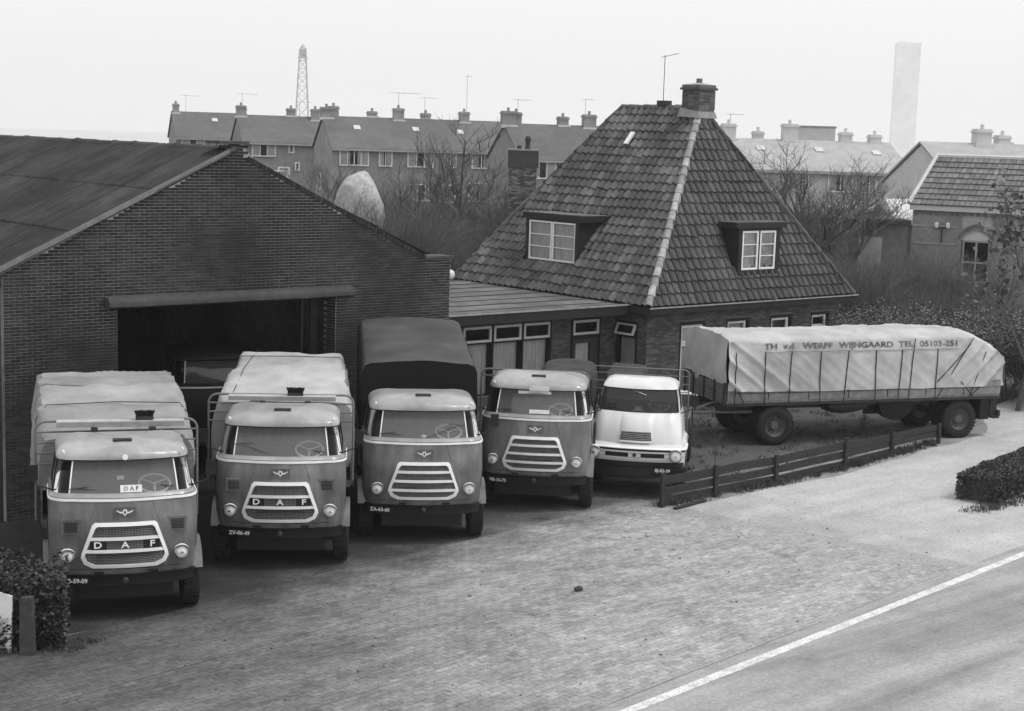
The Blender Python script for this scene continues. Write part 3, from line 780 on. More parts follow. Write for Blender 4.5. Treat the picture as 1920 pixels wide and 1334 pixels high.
# cab section levels: z, half width, front y, corner radius, bow, back y
LV = [(.66,1.04,.06,.30,.10,1.66),(.80,1.075,.015,.31,.11,1.66),(1.05,1.10,-.02,.33,.12,1.66),(1.45,1.11,-.015,.34,.12,1.66),(1.78,1.105,.04,.34,.12,1.66),
      (1.86,1.10,.065,.33,.12,1.66),(1.90,1.10,.07,.33,.12,1.66),(1.95,1.06,.115,.29,.12,1.66),(1.97,1.05,.13,.27,.12,1.66),
      (2.20,1.015,.22,.26,.11,1.65),(2.43,.975,.32,.25,.10,1.63),(2.455,.985,.285,.27,.10,1.63),(2.50,.985,.285,.29,.11,1.63),(2.56,.955,.33,.32,.12,1.61),(2.61,.90,.41,.36,.13,1.57),(2.655,.80,.53,.40,.13,1.5),(2.685,.64,.70,.42,.12,1.42),(2.70,.40,.90,.30,.06,1.28)]
def lvl(z, T=LV):
    if z <= T[0][0]: return T[0][1:]
    for a, b in zip(T, T[1:]):
        if a[0] <= z <= b[0]:
            t = (z-a[0])/(b[0]-a[0]); return tuple(p+(q-p)*t for p, q in zip(a[1:], b[1:]))
    return T[-1][1:]
def S(s, z, off=0.0, T=LV):
    """point on the cab skin; s 0..6 from the back left round the front to the back right"""
    w_, yf, rc_, bow, yb_ = lvl(z, T); sg = -1
    if s > 3: s = 6-s; sg = 1
    if s <= 1: x, y, nx, ny = w_, yb_+(yf+bow+rc_-yb_)*s, 1, 0
    elif s <= 2:
        a = (s-1)*math.pi/2; x = w_-rc_+rc_*math.cos(a); y = yf+bow+rc_-rc_*math.sin(a); nx, ny = math.cos(a), -math.sin(a)
    else:
        t = (3-s); x = (w_-rc_)*t; y = yf+bow*t*t; nx, ny = 2*bow*t/(w_-rc_), -1
        l = math.hypot(nx, ny); nx /= l; ny /= l
    return V((sg*(x+nx*off), y+ny*off, z))
def fy(x, z, T=LV):
    w_, yf, rc_, bow, yb_ = lvl(z, T); x = abs(x)
    if x <= w_-rc_: return yf+bow*(x/(w_-rc_))**2
    d = min(x-(w_-rc_), rc_); return yf+bow+rc_-math.sqrt(max(rc_*rc_-d*d, 0))
def patch(b, s0, s1, z0, z1, off=0.0, ns=12, T=LV, thick=0.0):
    zs = sorted({z0, z1} | {q[0] for q in T if z0 < q[0] < z1}); extra = []
    for a, c in zip(zs, zs[1:]):
        n = max(1, int((c-a)/.12)); extra += [a+(c-a)*k/n for k in range(n)]
    zs = extra+[zs[-1]]
    brk = sorted({s0, s1} | {float(q) for q in range(7) if s0 < q < s1}); ss = []
    for a, c in zip(brk, brk[1:]):
        n = max(1, int(ns*(c-a)/2)+1)
        if (int(a) in (1, 4)): n = max(n, 5)
        ss += [a+(c-a)*k/n for k in range(n)]
    ss.append(brk[-1])
    I = [[b.P(S(s, z, off, T)) for s in ss] for z in zs]
    for r_ in range(len(zs)-1):
        for c_ in range(len(ss)-1): b.f.append((I[r_][c_], I[r_][c_+1], I[r_+1][c_+1], I[r_+1][c_]))
    if thick:
        J = [[b.P(S(s, z, off-thick, T)) for s in ss] for z in (zs[0], zs[-1])]
        for c_ in range(len(ss)-1):
            b.f.append((I[0][c_], J[0][c_], J[0][c_+1], I[0][c_+1])); b.f.append((I[-1][c_], I[-1][c_+1], J[1][c_+1], J[1][c_]))
    return b
def wheel_meshes():
    t = MB(); r, w_ = .485, .125
    t.lathe([(.27, -w_), (.33, -w_-.012), (.43, -w_-.01), (.47, -w_+.02), (r, -w_+.05), (r, w_-.05), (.47, w_-.02), (.43, w_+.01), (.33, w_+.012), (.27, w_)], 32, (0,0,0), (1,0,0), cap=False)
    for k in range(32):   # tread lugs
        a = 2*math.pi*k/32
        for sx_ in (-1, 1):
            t.b = (V((0,0,0)), V((1,0,0)), V((0,-math.sin(a),math.cos(a))), V((0,math.cos(a),math.sin(a))))
            t.box(sx_*.02 if sx_ > 0 else -.115, .115 if sx_ > 0 else -.02, -.03, .03, r-.008, r+.008)
    t.b = None
    tm = t.mesh('tyre', 'tyre', 40)
    q = MB()
    q.lathe([(.285, -.10), (.285, .10), (.265, .115), (.25, .09), (.22, .03), (.14, .0), (.12, .05), (.10, .09), (.02, .10)], 28, (0,0,0), (1,0,0))
    for k in range(8):
        a = 2*math.pi*k/8; q.lathe([(.018, 0), (.018, .05)], 6, (.0, .175*math.cos(a), .175*math.sin(a)), (1,0,0))
    return tm, q.mesh('rim', 'rim_dark', 40)
TYRE, RIM = wheel_meshes()
def wheel(parent, x, y, z, side, r=.485, name='wheel'):
    o = bpy.data.objects.new(name, TYRE); col.objects.link(o); o.parent = parent
    o.location = (x, y, z); s_ = r/.485; o.scale = (s_, s_, s_)
    o.rotation_euler = (0, 0, 0 if side > 0 else math.pi)
    q = link('rim', RIM, o)
    return o
EMB = None
def emblem(parent, y, z, x=0.0):
    p = MB().box(-.155, .155, -.012, .0, -.085, .085).build('emblem_plate', 'paint_grey', parent); p.location = (x, y, z)
    e = MB()
    for s_ in (-1, 1): e.prism([(s_*.03, .012), (s_*.075, .018), (s_*.125, .042), (s_*.118, .026), (s_*.07, -.004), (s_*.03, -.012)], -.022, -.011)
    e.prism([(-.03, .045), (.03, .045), (.034, .01), (.02, -.03), (0, -.046), (-.02, -.03), (-.034, .01)], -.024, -.011)
    e.prism([(-.022, .068), (-.008, .052), (.008, .052), (.022, .068), (.012, .05), (-.012, .05)], -.022, -.011)
    e.build('emblem', 'paint_trim', p)
    e2 = MB().prism([(-.014, .028), (.014, .028), (.015, .006), (0, -.022), (-.015, .006)], -.028, -.023).build('shield', 'bumper_black', p)
    fr = MB()
    for q in ((-.16, .16, -.09, -.08), (-.16, .16, .08, .09), (-.16, -.15, -.08, .08), (.15, .16, -.08, .08)): fr.box(q[0], q[1], -.016, .0, q[2], q[3])
    fr.build('plate_frame', 'paint_grey_b', p)
def headlight(parent, x, y, z, ax=(0,-1,0), r=.115, mat='paint_trim'):
    h = MB().lathe([(r*1.0, -.05), (r*1.08, .0), (r*1.05, .035), (r*.9, .05), (r*.84, .04), (r*.8, .02)], 28, (0,0,0), ax).build('headlight', 'chrome', parent, smooth=50)
    h.location = (x, y, z)
    MB().lathe([(r*.84, .018), (r*.74, .045), (r*.5, .062), (r*.2, .068)], 28, (0,0,0), ax).build('lens', 'lens', h, smooth=60)
    MB().lathe([(r*.24, .06), (r*.22, .074), (r*.1, .078)], 12, (0,0,0), ax).build('bulb_cap', 'chrome', h, smooth=50)
    v_ = MB()
    v_.grid(lambda u, w2: (math.cos(R(20+140*u))*r*1.12, -.02-.075*w2*math.sin(R(20+140*u)), math.sin(R(20+140*u))*r*1.12), 14, 2)
    v_.grid(lambda u, w2: (math.cos(R(20+140*u))*r*1.2, -.02-.075*w2*math.sin(R(20+140*u)), math.sin(R(20+140*u))*r*1.2), 14, 2)
    v_.build('visor', mat, h, smooth=True)
def plate_text(parent, x, y, z, text, w_=.46, h_=.1, size=.092, name='number_plate', rz=0.0):
    p = MB().box(-w_/2, w_/2, -.012, 0, -h_/2, h_/2).build(name, 'bumper_black', parent); p.location = (x, y, z); p.rotation_euler = (0, 0, rz)
    t = link('lettering', text_mesh(text, size, 'white_paint', .002), p)
    t.matrix_local = Matrix.Translation((0, -.0155, 0)) @ FRONT
    return p
def mirror(parent, x, y, z, s_):
    b = MB(); b.tube([(x*.97, y, z-.3), (x+s_*.22, y-.12, z-.18), (x+s_*.26, y-.14, z)], .012, 6)
    o = b.build('mirror', 'iron', parent)
    MB().box(x+s_*.26-.075, x+s_*.26+.075, y-.165, y-.14, z-.11, z+.13).build('mirror_glass', 'bumper_black', o)

def daf_lorry(label, pos, deg, plate, body='paint_grey', brow='paint_pale', bars=(1.31, 1.12), letters=True, vents=True,
              plate_x=-.72, name='lorry', axle2=3.75, bed=(1.75, 5.75, 1.18), simple=False, wipers=(1, 1), platetop=0.0):
    t = thing(name, label, 'lorry', (pos[0], pos[1], 0), R(deg), 'lorries parked in a row before the garage' if not simple else None)
    # cab shell
    b = MB()
    patch(b, .55, 5.45, .70, 1.93)                         # front and corners
    patch(b, 0, .55, 1.12, 1.93); patch(b, 5.45, 6, 1.12, 1.93)
    patch(b, 0, .12, 1.93, 2.44); patch(b, 5.88, 6, 1.93, 2.44)
    patch(b, .86, 1.02, 1.93, 2.44); patch(b, 4.98, 5.14, 1.93, 2.44)
    patch(b, .12, .86, 1.93, 1.985); patch(b, 5.14, 5.88, 1.93, 1.985)
    b.grid(lambda u, v: (-lvl(.7+2.0*v)[0]+2*lvl(.7+2.0*v)[0]*u, lvl(.7+2.0*v)[4], .7+2.0*v), 2, 16)
    b.box(-.95, .95, .5, 1.6, .72, .78)
    cab = b.build('cab', body, t, smooth=35)
    # pale belt above the bead, roof and brow
    b = MB(); patch(b, 0, 6, 2.44, 2.70)
    top = [S(s, 2.70) for s in (0, .5, 1, 1.33, 1.66, 2, 2.5, 3, 3.5, 4, 4.33, 4.66, 5, 5.5, 6)]
    b.poly(top)
    b.build('cab_roof', brow, t, smooth=40)
    patch(MB(), 0, 0, 0, 0) if False else None
    b = MB(); patch(b, .9, 5.1, 1.915, 1.975, .006); b.build('belt_panel', brow, t, smooth=40)
    b = MB(); patch(b, .3, 5.7, 1.865, 1.90, .016, thick=.03); b.build('belt_bead', 'paint_trim', t, smooth=40)
    b = MB(); patch(b, 1.02, 4.98, 2.435, 2.452, .012, thick=.03); b.build('screen_surround', 'bumper_black', t)
    # glazing
    b = MB(); patch(b, 1.98, 4.02, 1.965, 2.44, -.015); b.build('windscreen', 'glass_cab', t, smooth=True)
    for s0, s1 in ((1.02, 1.93), (4.07, 4.98)):
        b = MB(); patch(b, s0, s1, 1.965, 2.44, -.015); b.build('corner_window', 'glass_dark', t, smooth=True)
    for s0, s1 in ((.12, .86), (5.14, 5.88)):
        b = MB(); patch(b, s0, s1, 1.975, 2.44, -.012); b.build('side_window', 'glass_dark', t, smooth=True)
    for s0, s1 in ((1.93, 1.98), (4.02, 4.07)):
        b = MB(); patch(b, s0, s1, 1.965, 2.44, .004, thick=.03); b.build('screen_pillar', 'paint_trim', t)
    # inside
    b = MB(); b.box(-.9, .9, 1.25, 1.4, 1.3, 2.0); b.box(-.9, .9, .85, 1.3, 1.3, 1.45); b.build('seat', 'seat', t)
    MB().box(-.95, .95, .28, .55, 1.72, 1.93).build('dashboard', 'seat', t)
    sw = MB(); c = V((.47, .50, 2.03)); axn = V((0, -.45, 1)).normalized(); a1 = V((1,0,0)); a2 = axn.cross(a1)
    sw.tube([c+(a1*math.cos(q)+a2*math.sin(q))*.235 for q in (2*math.pi*k/28 for k in range(28))], .018, 6, closed=True)
    for k in range(3):
        q = 2*math.pi*(k/3+.08); sw.tube([c, c+(a1*math.cos(q)+a2*math.sin(q))*.235], .01, 5)
    sw.tube([c, c-axn*.3], .025, 6); sw.build('steering_wheel', 'white_paint', t, smooth=50)
    if simple: 
        wheel(t, -.93, .82, .485, -1); wheel(t, .93, .82, .485, 1)
        MB().box(-1.1, 1.1, .04, .1, .58, .76).build('bumper', 'bumper_black', t)
        MB().box(-.4, .4, .2, 4.5, .6, .8).build('chassis', 'iron', t); wheel(t, -.85, 3.9, .485, -1); wheel(t, .85, 3.9, .485, 1)
        MB().box(-1.1, 1.1, 1.8, 5, 1.1, 1.25).build('load_bed', 'old_wood', t)
        return t
    # grille
    gp = [(-.47,.86),(-.60,.92),(-.645,1.02),(-.635,1.08),(-.48,1.52),(-.44,1.555),(.44,1.555),(.48,1.52),(.635,1.08),(.645,1.02),(.60,.92),(.47,.86)]
    def on(x, z, o=.0): return (x, fy(x, z)-o, z)
    n = len(gp); b = MB()
    outer = []; inner = []
    cx_, cz_ = 0, 1.2
    for x, z in gp:
        outer.append((x, z)); d_ = math.hypot(x-cx_, z-cz_); k = 1-.062/d_*1.0
        inner.append((x*(1-.055/.62), cz_+(z-cz_)*(1-.052/.36)))
    dens_o, dens_i = [], []
    for k in range(n):
        for q in range(6):
            t_ = q/6; j = (k+1) % n
            dens_o.append((outer[k][0]+(outer[j][0]-outer[k][0])*t_, outer[k][1]+(outer[j][1]-outer[k][1])*t_))
            dens_i.append((inner[k][0]+(inner[j][0]-inner[k][0])*t_, inner[k][1]+(inner[j][1]-inner[k][1])*t_))
    A0 = [b.P(on(x, z, -.02)) for x, z in dens_o]; A1 = [b.P(on(x, z, .035)) for x, z in dens_o]; B1 = [b.P(on(x, z, .042)) for x, z in dens_i]; B0 = [b.P(on(x, z, -.02)) for x, z in dens_i]
    N_ = len(dens_o)
    for k in range(N_):
        j = (k+1) % N_
        for P_, Q_ in ((A0, A1), (A1, B1), (B1, B0)): b.f.append((P_[k], P_[j], Q_[j], Q_[k]))
    gr = b.build('grille', 'paint_trim', t, smooth=50)
    def hw(z):     # half width of the opening at z
        for (x0_, z0_), (x1_, z1_) in zip(gp[5:], gp[6:]): pass
        pts = inner[6:]
        for (xa, za), (xb_, zb) in zip(pts, pts[1:]):
            if zb <= z <= za: return xa+(xb_-xa)*(za-z)/max(1e-6, za-zb)
        return .4
    b = MB(); zs = [.89+.64*k/10 for k in range(11)]
    b.grid(lambda u, v: on((2*u-1)*(hw(.90+.62*v)+.01), .90+.62*v, -.003 if False else .006), 16, 10)
    b.build('grille_back', 'grille_dark', gr)
    b = MB()
    for k in range(-28, 29):
        x = k*.0215; zb_ = [z for z in (.91+.02*q for q in range(31)) if hw(z) > abs(x)]
        if len(zb_) > 2:
            for za, zc in ((zb_[0], (zb_[0]+zb_[-1])/2), ((zb_[0]+zb_[-1])/2, zb_[-1])):
                b.hexa([(x-.003, fy(x,za)-.008, za), (x+.003, fy(x,za)-.008, za), (x+.003, fy(x,za)-.014, za), (x-.003, fy(x,za)-.014, za),
                        (x-.003, fy(x,zc)-.008, zc), (x+.003, fy(x,zc)-.008, zc), (x+.003, fy(x,zc)-.014, zc), (x-.003, fy(x,zc)-.014, zc)])
    for k in range(24):
        z = .915+k*.0265; h_ = hw(z); xs = [-h_+2*h_*q/10 for q in range(11)]
        b.tube([on(x, z, .015) for x in xs], .003, 4)
    b.build('grille_mesh', 'grille_wire', gr, kind='stuff')
    for z in bars:
        h_ = hw(z)+.02; b = MB(); xs = [-h_+2*h_*q/14 for q in range(15)]
        I = [[b.P(on(x, z+dz, o_)) for x in xs] for dz, o_ in ((-.024, .0), (-.022, .035), (.022, .035), (.024, .0))]
        for r_ in range(3):
            for c_ in range(14): b.f.append((I[r_][c_], I[r_][c_+1], I[r_+1][c_+1], I[r_+1][c_]))
        b.build('grille_bar', 'paint_trim', gr, smooth=40)
    if letters:
        z0_, z1_ = bars[1]+.026, bars[0]-.026; zm = (z0_+z1_)/2
        for s_ in (-1, 1):
            b = MB(); b.grid(lambda u, v: on(s_*(.27+(hw(zm)-.29)*u), z0_+(z1_-z0_)*v, .018), 4, 1); b.build('letter_panel', 'grille_dark', gr)
        for ch, x in (('D', -.40), ('A', 0.0), ('F', .40)):
            me = text_mesh(ch, .135, 'paint_trim', .006); o = link('letter', me, gr)
            o.matrix_local = Matrix.Translation((x, fy(x, zm)-.026, zm)) @ FRONT @ Matrix.Diagonal((1.25, 1, 1, 1))
    for s0 in (1.0, 5.0): MB().tube([S(s0, z, .002) for z in (.95, 1.2, 1.5, 1.84)], .006, 4).build('door_seam', 'bumper_black', t)
    MB().tube([on(x, .835, .002) for x in (-.9, -.6, -.3, 0, .3, .6, .9)], .005, 4).build('apron_seam', 'bumper_black', t)
    # raised centre rib over the grille and emblem
    emblem(t, fy(0, 1.70)-.004, 1.70)
    for s_ in (-1, 1):
        b = MB(); b.tube([on(s_*.66, .80, .0), on(s_*.69, 1.02, .001), on(s_*.62, 1.25, .001), on(s_*.50, 1.60, .001), on(s_*.42, 1.84, .0)], .011, 5); b.build('panel_crease', body, t, smooth=60)
    if vents:
        for s_ in (-1, 1):
            b = MB(); b.prism([(s_*.62, 1.60), (s_*.92, 1.60), (s_*.92, 1.38), (s_*.68, 1.38)], fy(.8, 1.5)-.03, fy(.8, 1.5)+.1)
            o = b.build('vent', body, t); c = MB()
            for k in range(7): c.box(min(s_*.69, s_*.88), max(s_*.69, s_*.88), fy(.8, 1.5)-.038, fy(.8, 1.5)-.028, 1.415+k*.023, 1.425+k*.023)
            c.build('louvre', 'grille_dark', o)
    for s_ in (-1, 1):
        w_, yf, rc_, bow, _ = lvl(1.05); headlight(t, s_*.84, fy(.84, 1.05)-.03, 1.05, (s_*.12, -1, 0), .105)
    # bumper
    b = MB(); patch(b, .62, 5.38, .58, .75, .045, thick=.05); b.build('bumper', 'bumper_black', t, smooth=40)
    for x in (-.38, .42): MB().box(x-.07, x+.07, fy(x, .78)-.03, fy(x, .78)+.02, .765, .80).build('step_bracket', 'bumper_black', t)
    MB().lathe([(.05, 0), (.05, .07), (.03, .09)], 10, (0.0, fy(0, .66)-.045, .665), (0,-1,0)).build('tow_pin', 'iron', t)
    plate_text(t, plate_x, fy(plate_x, .66)-.075, .66+platetop, plate, rz=math.atan((fy(plate_x+.15, .7)-fy(plate_x-.15, .7))/.3))
    # wipers, mirrors, handles, roof fittings
    for x, ang_, on_ in ((-.42, 8, wipers[0]), (.36, -12, wipers[1])):
        if on_:
            p = V((x+.3*(1 if on_ > 0 else -1), fy(x, 1.98)-.01, 1.985)); 
            d_ = V((-1 if x < 0 else 1, 0, 0)); q = V((x-.28 if x < 0 else x+.30, fy(.7, 2.06)-.02, 2.03+.02*on_+.10*abs(on_-1)))
            MB().tube([p, q], .005, 5).tube([q+V((-.1,0,-.015)), q+V((.22,0,.02))] if x < 0 else [q+V((-.22,0,.015)), q+V((.08,0,-.01))], .008, 5).build('wiper', 'iron', t)
    for s_ in (-1, 1):
        mirror(t, s_*1.06, .62, 2.25, s_)
        MB().box(s_*1.10-.02, s_*1.10+.035, 1.2, 1.36, 1.72, 1.75).build('door_handle', 'chrome', t)
        # mudguard
        b = MB(); b.grid(lambda u, v: (s_*(.80+.385*v), .86-math.cos(R(22+140*u))*.62, .50+math.sin(R(22+140*u))*.60), 12, 2)
        b.grid(lambda u, v: (s_*1.185, .86-math.cos(R(22+140*u))*(.62-.05*v), .50+math.sin(R(22+140*u))*(.60-.05*v)), 12, 1)
        b.build('mudguard', body, t, smooth=40)
    MB().box(-.14, .14, .62, .74, 2.67, 2.705).build('roof_vent', 'iron', t)
    for s_ in (-1, 1): MB().lathe([(.022, 0), (.026, .03), (.012, .055)], 10, (s_*.88, .42, 2.55), (0,-.4,1)).build('marker_lamp', 'paint_trim', t, smooth=50)
    # running gear
    MB().box(-.42, -.30, .3, bed[1]-.2, .62, .86).box(.30, .42, .3, bed[1]-.2, .62, .86).box(-.9, .9, .76, .96, .42, .56).box(-.8, .8, axle2-.1, axle2+.1, .40, .60).build('chassis', 'iron', t)
    MB().box(-.74, .74, .30, 1.5, .30, 1.1).box(-.5, .5, 1.5, 3.0, .34, .7).build('engine', 'bumper_black', t)  # engine block made oversized to keep light out under the lorry
    MB().box(-1.0, 1.0, 1.62, 1.66, .25, 1.1).build('splash_board', 'bumper_black', t)
    for s_ in (-1, 1):
        wheel(t, s_*1.03, .86, .485, s_); wheel(t, s_*.98, axle2, .485, s_); wheel(t, s_*.70, axle2, .485, s_)
    return t
def flatbed(t, y0, y1, z, hw_=1.18, sides=.42, mat='old_wood', post=True):
    MB().box(-hw_, hw_, y0, y1, z-.12, z).build('load_bed', mat, t)
    MB().box(-.9, .9, y0+.2, y0+.3, .8, z-.12).box(-.9, .9, y1-.9, y1-.8, .8, z-.12).build('bed_bearers', 'iron', t)
    for s_ in (-1, 1):
        for k in range(2):
            x = s_*hw_; MB().box(min(x, x+s_*.03), max(x, x+s_*.03), y0+.01, y1-.01, z-.08+k*sides/2, z-.08+(k+1)*sides/2-.012).build('side_board', mat, t)
        for y in (y0+.05, (y0+y1)/2, y1-.06): MB().box(min(s_*(hw_+.03), s_*(hw_+.065)), max(s_*(hw_+.03), s_*(hw_+.065)), y-.03, y+.03, z-.1, z+sides-.05).build('stake', 'iron', t)
    MB().box(-hw_, hw_, y1-.03, y1, z, z+sides-.09).build('tail_board', mat, t)
def head_frame(t, y, x0, x1, z0, z1, rails, mat='rail_grey', r=.02, rad=.16):
    b = MB(); pts = [(x0, y, z0), (x0, y, z1-rad)]
    for k in range(1, 6): a = R(180-18*k); pts.append((x0+rad+math.cos(a)*rad, y, z1-rad+math.sin(a)*rad))
    for k in range(0, 6): a = R(90-18*k); pts.append((x1-rad+math.cos(a)*rad, y, z1-rad+math.sin(a)*rad))
    pts += [(x1, y, z0)]
    b.tube(pts, r, 8)
    for z in rails: b.tube([(x0, y, z), (x1, y, z)], r*.75, 6)
    return b.build('head_frame', mat, t, smooth=50)
def cloth(name, mat, t, prof, x0f, x1f, zbot, fold=.03, seed=0, nu=44, nl=64, puff=.05):
    """a sheet over a load. prof: list of (y, z) along the length; x0f/x1f(y) the side positions; hangs to zbot"""
    b = MB()
    ys = [p[0] for p in prof]
    def top(y):
        for (a, za), (c, zc) in zip(prof, prof[1:]):
            if a <= y <= c: return za+(zc-za)*(y-a)/max(1e-6, c-a)
        return prof[-1][1]
    def pt(u, v):
        y = ys[0]+(ys[-1]-ys[0])*v; zt = top(y); xl, xr_ = x0f(y), x1f(y); zb = zbot(y) if callable(zbot) else zbot
        drop = max(zt-zb, .02); wd = xr_-xl; per = drop*2+wd; q = u*per; r_ = .14
        if q < drop:
            z = zb+q; k = q/drop; x = xl-puff*math.sin(math.pi*min(1, k*1.1))*(1 if drop > .2 else 0)
            if drop-q < r_: a = (r_-(drop-q))/r_; x += r_*.5*a*a; z -= r_*.28*a*a
        elif q > drop+wd:
            k = (per-q)/drop; z = zb+(per-q); x = xr_+puff*math.sin(math.pi*min(1, k*1.1))*(1 if drop > .2 else 0)
            if (per-q) > drop-r_: a = (r_-(drop-(per-q)))/r_; x -= r_*.5*a*a; z -= r_*.28*a*a
        else:
            x = xl+(q-drop); z = zt
            e = min(q-drop, drop+wd-q)
            if e < r_: z -= r_*.28*(1-e/r_)**2
        n1 = nz(x*1.3, y*1.1, z*1.3+seed)*fold*1.6+((1-abs(nz(x*1.6+y*1.2, y*1.3, z*1.5+seed)))**9-.3)*fold*.9
        side = 1 if (q < drop or q > drop+wd) else 0
        if side: x += n1*(1 if q > drop else -1)+.012*math.sin(y*9+z*3+seed); 
        else: z += n1
        return (x, y, z)
    b.grid(pt, nu, nl)
    # closed ends
    for v in (0.0, 1.0):
        ring = [pt(k/nu, v) for k in range(nu+1)]; zb = ring[0][2]
        for k in range(nu):
            a, c = ring[k], ring[k+1]; b.quad(a, c, (c[0], c[1], min(zb, c[2])), (a[0], a[1], min(zb, a[2])))
    bmsh = b.build(name, mat, t, smooth=60)
    return bmsh
def broom(label, pos):
    o = thing('broom', label, 'broom', pos[:3], pos[3])
    MB().box(-.14, .14, -.035, .035, .0, .05).build('head', 'iron', o)
    b = MB(); rg = random.Random(5)
    for k in range(260):
        x, y = rg.uniform(-.13, .13), rg.uniform(-.03, .03); q = x*1.22+rg.uniform(-.008, .008)
        b.tube([(x, y, .05), (q, y*1.5, .135+rg.uniform(-.012, .012))], [.006, .004], 3, cap=False)
    b.build('bristles', 'bristle', o)
    MB().tube([(0, .02, .02), (.0, .5, -.10), (.02, 1.0, -.03)], .013, 6).build('handle', 'old_wood', o)
    return o

# ---- first lorry (left), pale sheeted load
P1, D1 = (10.55, 21.22), -23.4
t1 = daf_lorry('grey cab lorry with DAF grille letters, pale sheeted load and broom, far left of row', P1, D1, 'ZB-59-09', body='paint_grey', wipers=(1, 1))
flatbed(t1, 1.78, 5.85, 1.2)
head_frame(t1, 1.80, -1.28, 1.24, 1.2, 2.79, (2.62, 2.45, 2.28, 2.11))
bo = MB().hexa([(-.96,1.62,2.72),(1.02,1.62,2.70),(1.02,1.67,2.70),(-.96,1.67,2.72),(-.96,1.60,2.81),(1.02,1.60,2.79),(1.02,1.78,2.80),(-.96,1.78,2.82)]).build('head_board', 'board_pale', t1)
for x in (-.38, .52): MB().box(x-.05, x+.05, 1.55, 1.80, 2.64, 2.70).build('board_bracket', 'iron', t1)
def sf(a, b, seed): return lambda y: a+.05*nz(y*1.4, seed)+(.0 if y > 2.3 else b*(2.3-y))
M('tarp_rear', .27, .85, .16, 2.2, bump=.25, bscale=14, stain=.22, sscale=.7)
cloth('load_sheet', 'tarp_pale', t1, [(1.9, 2.48), (2.3, 2.66), (3.0, 2.90), (3.7, 2.97), (4.3, 2.99)], sf(-1.25, .1, 1), sf(1.16, -.15, 2), lambda y: 1.66+.18*nz(y*2.1), .045, 3, puff=.08)
cloth('rear_sheet', 'tarp_rear', t1, [(4.05, 3.00), (4.3, 3.06), (5.2, 3.05), (5.75, 2.92)], sf(-1.24, .1, 5), sf(1.12, -.15, 6), lambda y: 1.62+.2*nz(y*2.1, 3), .04, 43, puff=.07)
rp = MB()
for y, z in ((2.8, 2.88),): rp.tube([(-1.28, y+.05, 1.5), (-1.27, y, z-.22), (-1.1, y, z), (0, y+.03, z+.03), (1.05, y, z), (1.22, y, z-.22), (1.23, y+.05, 1.5)], .008, 5)
rp.build('load_ropes', 'rope', t1)
c = MB().box(-.16, .16, 0, .006, -.055, .055).build('windscreen_card', 'white_paint', t1); c.location = (.10, fy(.1, 2.02)+.012, 2.035); c.rotation_euler = (R(-20), 0, 0)
q = link('lettering', text_mesh('D A F', .09, 'letter_dark', .001), c); q.matrix_local = Matrix.Translation((0, -.004, 0)) @ FRONT
MB().lathe([(.045, 0), (.045, .012), (.02, .014)], 16, (.02, fy(0, 2.49)-.0, 2.495), (0,-1,.2)).build('roof_badge', 'white_paint', t1)
MB().box(-.10, .0, fy(0, 2.2)+.03, fy(0, 2.2)+.035, 2.16, 2.22).build('tax_disc', 'curtain', t1)
def tw(P_, D_, x, y): a = R(D_); return (P_[0]+math.cos(a)*x-math.sin(a)*y, P_[1]+math.sin(a)*x+math.cos(a)*y)
broom('upturned broom on the head board of the far left lorry', tw(P1, D1, .40, 1.70)+(2.815, R(D1)))

# ---- second lorry
P2, D2 = (13.93, 22.28), -34.5
t2 = daf_lorry('grey cab lorry with DAF grille letters, number plate ZV-06-49, before the garage doorway', P2, D2, 'ZV-06-49', body='paint_grey_b', plate_x=-.68, wipers=(2, 1))
flatbed(t2, 1.78, 5.8, 1.2)
head_frame(t2, 1.80, -1.36, 1.22, 1.2, 2.76, (2.60, 2.44, 2.28))
MB().hexa([(-1.0,1.60,2.68),(.90,1.60,2.68),(.90,1.66,2.68),(-1.0,1.66,2.68),(-1.0,1.58,2.76),(.90,1.58,2.76),(.90,1.76,2.77),(-1.0,1.76,2.77)]).build('head_board', 'board_pale', t2)
for x in (-.4, .4): MB().box(x-.05, x+.05, 1.55, 1.80, 2.60, 2.66).build('board_bracket', 'iron', t2)
cloth('load_sheet', 'tarp_mid', t2, [(1.9, 2.62), (2.4, 2.74), (3.2, 2.90), (4.2, 3.00), (5.4, 3.02), (5.75, 2.98)], lambda y: -1.22+.16*min(1, max(0, (y-2)/2.5))+.03*nz(y*2), lambda y: 1.16-.14*min(1, max(0, (y-2)/2.5))+.03*nz(y*2, 4), lambda y: 1.4+.1*nz(y*1.7, 3), .03, 13, puff=.10)
rp = MB()
for y, z in ((4.6, 3.045),): rp.tube([(-1.16, y, 1.5), (-1.1, y, z-.15), (-.98, y, z), (0, y, z+.012), (.95, y, z), (1.06, y, z-.15), (1.1, y, 1.5)], .008, 5)
rp.tube([(-.95, 2.2, 2.74), (-.85, 3.6, 2.98), (-.7, 5.6, 3.05)], .007, 5)
rp.build('load_ropes', 'rope', t2)
broom('upturned broom on the head board of the lorry with plate ZV-06-49', tw(P2, D2, .18, 1.68)+(2.77, R(D2)))

